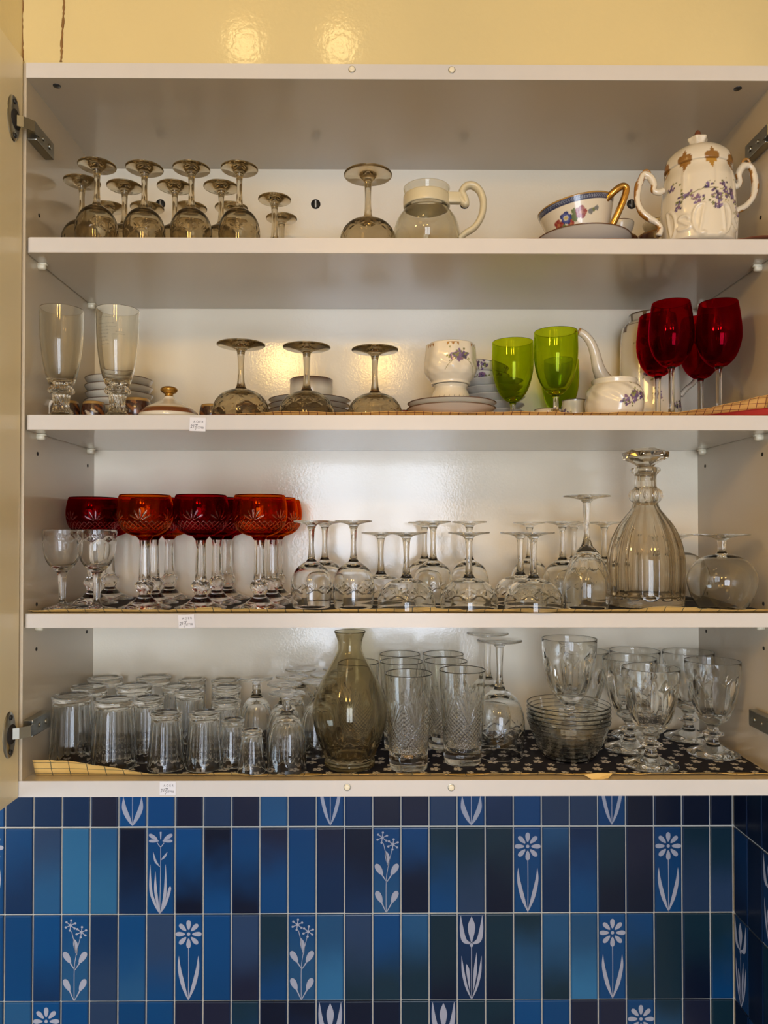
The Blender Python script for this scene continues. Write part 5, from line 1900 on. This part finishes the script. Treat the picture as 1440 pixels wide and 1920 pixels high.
# ------------------------------------------------------------------ lowest shelf
g9 = 'upside-down fluted tumblers on the lowest shelf'
for key, px, py, Y, lab in [
    ('tum_l', 135, 1309, 1.146, 'large fluted tumbler, foremost by the left side panel'),
    ('tum_l', 214, 1310, 1.119, 'large fluted tumbler, second from the left side panel in front'),
    ('tum_l', 168, 1290, 1.215, 'large fluted tumbler seen between and behind the two foremost large ones'),
    ('tum_l', 197, 1273, 1.2835, 'large fluted tumbler farthest back at the left'),
    ('tum_l', 251, 1279, 1.221, 'large fluted tumbler in the third row, right of the farthest left one'),
    ('tum_l', 288, 1265, 1.2895, 'large fluted tumbler whose base stands highest at the back'),
    ('tum_m', 278, 1309, 1.156, 'medium fluted tumbler behind and right of the second large tumbler'),
    ('tum_s', 312, 1338, 1.113, 'short fluted tumbler, left one of the front pair of short tumblers'),
    ('tum_s', 384, 1338, 1.113, 'short fluted tumbler, right one of the front pair of short tumblers'),
    ('tum_xs', 374, 1328, 1.165, 'short fluted tumbler hidden right behind the front pair'),
    ('tum_m', 355, 1302, 1.206, 'medium fluted tumbler in the middle column, nearest of its three'),
    ('tum_m', 331, 1288, 1.248, 'medium fluted tumbler in the middle column, second of its three'),
    ('tum_m', 360, 1274, 1.2965, 'medium fluted tumbler in the middle column, farthest of its three'),
    ('tum_m', 423, 1273, 1.296, 'medium fluted tumbler left of the tall goblet row, farthest of its three'),
    ('tum_m', 425, 1288, 1.237, 'medium fluted tumbler left of the tall goblet row, second of its three'),
    ('tum_x', 424, 1313, 1.178, 'medium fluted tumbler left of the tall goblet row, nearest of its three'),
    ('tum_xs', 437, 1342, 1.124, 'small fluted tumbler right of the front pair of short tumblers'),
    ('tum_t', 472, 1368, 1.092, 'tiny fluted tumbler, the smallest one at the front edge'),
]:
    at(key, px, py, Y, Z4, lab, inv=True, group=g9, rz=random.uniform(0, 0.5))
g10 = 'upside-down fluted goblets on the lowest shelf'
for px, py, Y, lab in [
    (538, 1298, 1.100, 'fluted goblet upside down, foremost left of the smoky carafe'),
    (481, 1272, 1.212, 'fluted goblet upside down behind the tiny tumbler'),
    (533, 1283, 1.166, 'fluted goblet upside down, second behind the foremost goblet'),
    (547, 1270, 1.230, 'fluted goblet upside down, third behind the foremost goblet'),
    (564, 1254, 1.292, 'fluted goblet upside down, farthest back behind the foremost goblet'),
    (597, 1282, 1.184, 'fluted goblet upside down, partly hidden by the left flank of the carafe'),
    (611, 1267, 1.242, 'fluted goblet upside down behind the carafe, second row from the carafe'),
    (634, 1254, 1.2965, 'fluted goblet upside down farthest back behind the carafe'),
]:
    at('goblet', px, py, Y, Z4, lab, inv=True, group=g10, rz=random.uniform(0, 0.4))

# smoky carafe
cf = thing('smoky_carafe', (P(656, 1350, 1.122).x, 1.122, Z4), 'bulbous smoky grey glass carafe with narrow neck', 'carafe')
co_ = spline([(0, 0.003), (0.028, 0.003), (0.0345, 0.0), (0.0375, 0.002), (0.0375, 0.008), (0.0360, 0.012), (0.0400, 0.022), (0.0475, 0.040), (0.0540, 0.065), (0.0548, 0.082), (0.0510, 0.102), (0.0400, 0.128), (0.0275, 0.150), (0.0205, 0.163), (0.0178, 0.172), (0.0185, 0.184), (0.0220, 0.1935), (0.0232, 0.1960)], 6)
ci_ = spline([(0.0232, 0.1960), (0.0228, 0.1972), (0.0214, 0.1955), (0.0168, 0.184), (0.0162, 0.172), (0.0188, 0.163), (0.0258, 0.150), (0.0382, 0.128), (0.0490, 0.102), (0.0527, 0.082), (0.0519, 0.065), (0.0453, 0.042), (0.0370, 0.025), (0.030, 0.016), (0, 0.014)], 5)
nc = len(co_) - 1


def carelief(th, z, i, r):
    if i >= nc:
        return 0
    return -0.0020 * abs(cos(7 * th)) * sstep(0.012, 0.022, z) * (1 - sstep(0.045, 0.066, z + 0.008 * abs(cos(7 * th)))) - 0.0008 * abs(cos(7 * th)) * (1 - sstep(0.004, 0.012, z))


co_d = co_
kk = 6 * 14
link('body', mesh('body', *lathe(co_[:kk + 1], 140, carelief)[:2], M['smoky']), cf)
link('neck', mesh('neck', *lathe(co_[kk:] + ci_[1:21], 140)[:2], M['smoky']), cf)
link('inner_wall', mesh('inner_wall', *lathe(ci_[20:], 140)[:2], M['smoky']), cf)

g11 = 'cut highball glasses'
for px, py, Y, lab, x_ in [
    (766, 1262, 1.110, 'cut-crystal highball glass in front, next to the smoky carafe', None),
    (867, 1256, 1.137, 'cut-crystal highball glass in front, right of its twin', None),
    (753, 1240, 1.211, 'cut-crystal highball glass in the second row behind the left front one', None),
    (828, 1236, 1.216, 'cut-crystal highball glass in the second row, seen between the two front ones', 0.1135),
    (750, 1225, 1.286, 'cut-crystal highball glass farthest back on the left', None),
    (831, 1220, 1.287, 'cut-crystal highball glass farthest back on the right', None),
    (670, 1238, 1.205, 'cut-crystal highball glass mostly hidden behind the smoky carafe', None),
]:
    at('highball', px, py, Y, Z4, lab, X=x_, group=g11, rz=random.uniform(0, 1.2))
g12 = 'tall cut wine glasses upside down'
at('tallwine_cut', 929, 1204, 1.172, Z4, 'tall clear wine glass upside down beside the front highball glasses', inv=True, group=g12, X=0.1925)
at('tallwine_cut', 914, 1190, 1.256, Z4, 'tall clear wine glass upside down behind its twin, lowest shelf', inv=True, group=g12)

# nested glass bowls
bx = P(1066, 1370, 1.160).x
bo_ = [(0, 0.001), (0.031, 0.0), (0.0355, 0.0006)]
RZ = lambda t_: 0.030 + 0.0333 * (t_ ** 0.62)
rows = 64
for k in range(1, rows + 1):
    t_ = k / rows
    bo_.append((0.0360 + 0.0270 * t_ ** 0.70, 0.0012 + 0.0560 * t_))
bi_ = [(0.0626, 0.0577)]
for k in range(rows - 1, 0, -2):
    t_ = k / rows
    bi_.append((0.0360 + 0.0270 * t_ ** 0.70 - 0.0011, 0.0012 + 0.0560 * t_ + 0.0006))
bi_ += [(0.034, 0.0022), (0, 0.0022)]
nb = len(bo_) - 1


def weave(th, z, i, r):
    """Basket-like ribs pressed in rows around the bowl."""
    if i >= nb or z > 0.053 or z < 0.006:
        return 0
    row = int(z / 0.0055)
    a = (th * 24 / (2 * pi) + 0.5 * (row % 2)) % 1
    e = 0.0003 * (1 if a < 0.12 else 0) + 0.0003 * (1 if (z / 0.0055) % 1 < 0.25 else 0)
    return -0.0003 + e


bm_ = mesh('bowl', *lathe(bo_ + bi_, 168, weave)[:2], M['clear'])
for k in range(5):
    b_ = thing('glass_bowl', (bx, 1.160, Z4 + k * 0.0062), 'clear pressed-glass bowl, %s of the nested stack of five' % nth[k], 'bowl', 'nested glass bowls')
    link('bowl', bm_, b_, (0, 0, 0), (0, 0, k * 0.13))

g13 = 'pressed glass goblets on the lowest shelf'
for px, py, Y, z, lab, x_ in [
    (1220, 1250, 1.1175, Z4, 'pressed-glass goblet standing foremost, right of the nested bowls', None),
    (1338, 1245, 1.176, Z4, 'pressed-glass goblet nearest the right side panel', 0.5245),
    (1180, 1232, 1.2045, Z4, 'pressed-glass goblet second behind the foremost goblet', None),
    (1190, 1217, 1.2815, Z4, 'pressed-glass goblet farthest back, left of the back corner', None),
    (1290, 1222, 1.266, Z4, 'pressed-glass goblet in the back right corner', 0.5235),
    (1077, 1225, 1.158, Z4 + 4 * 0.0062 + 0.0125, 'pressed-glass goblet standing inside the nested bowls', None),
    (1094, 1212, 1.276, Z4, 'pressed-glass goblet behind the nested bowls', None),
]:
    at('biggoblet', px, py, Y, z, lab, X=x_ if x_ else (bx + 0.001 if z > Z4 else None), group=g13, rz=random.uniform(0, 0.7))

# ------------------------------------------------------------------ ceiling lamps (behind the viewer)
for x, y, lab in ((-0.30, 0.30, 'round white ceiling lamp nearest the cabinet'), (-0.42, -0.85, 'round white ceiling lamp on the garden side'), (0.02, -0.90, 'round white ceiling lamp before the garden door'), (-1.15, -0.30, 'added round white ceiling lamp that warms the right side panel')):  # the last of these is an added lamp, for the right side panel
    lm = thing('ceiling_lamp', (x, y, CEIL - 0.045), lab, 'lamp', 'ceiling lamps')
    link('housing', mesh('housing', *lathe([(0.13, 0.0), (0.155, 0.0), (0.16, 0.02), (0.15, 0.0445), (0, 0.0445), (0, 0.0445)], 48)[:2], M['peg']), lm)
for x, lab in ((-0.255, 'added small brass spot giving the soffit its left highlight'), (-0.07, 'added small brass spot giving the soffit its middle highlight')):  # rings for the added soffit spots, out of view
    sp_t = thing('highlight_spot', (x, 0.665, CEIL - 0.018), lab, 'lamp', 'added highlight spots')
    link('ring', mesh('ring', *lathe([(0.034, 0.0), (0.042, 0.0), (0.045, 0.008), (0.045, 0.0178), (0.034, 0.0178), (0.034, 0.0)], 32)[:2], M['gold']), sp_t)
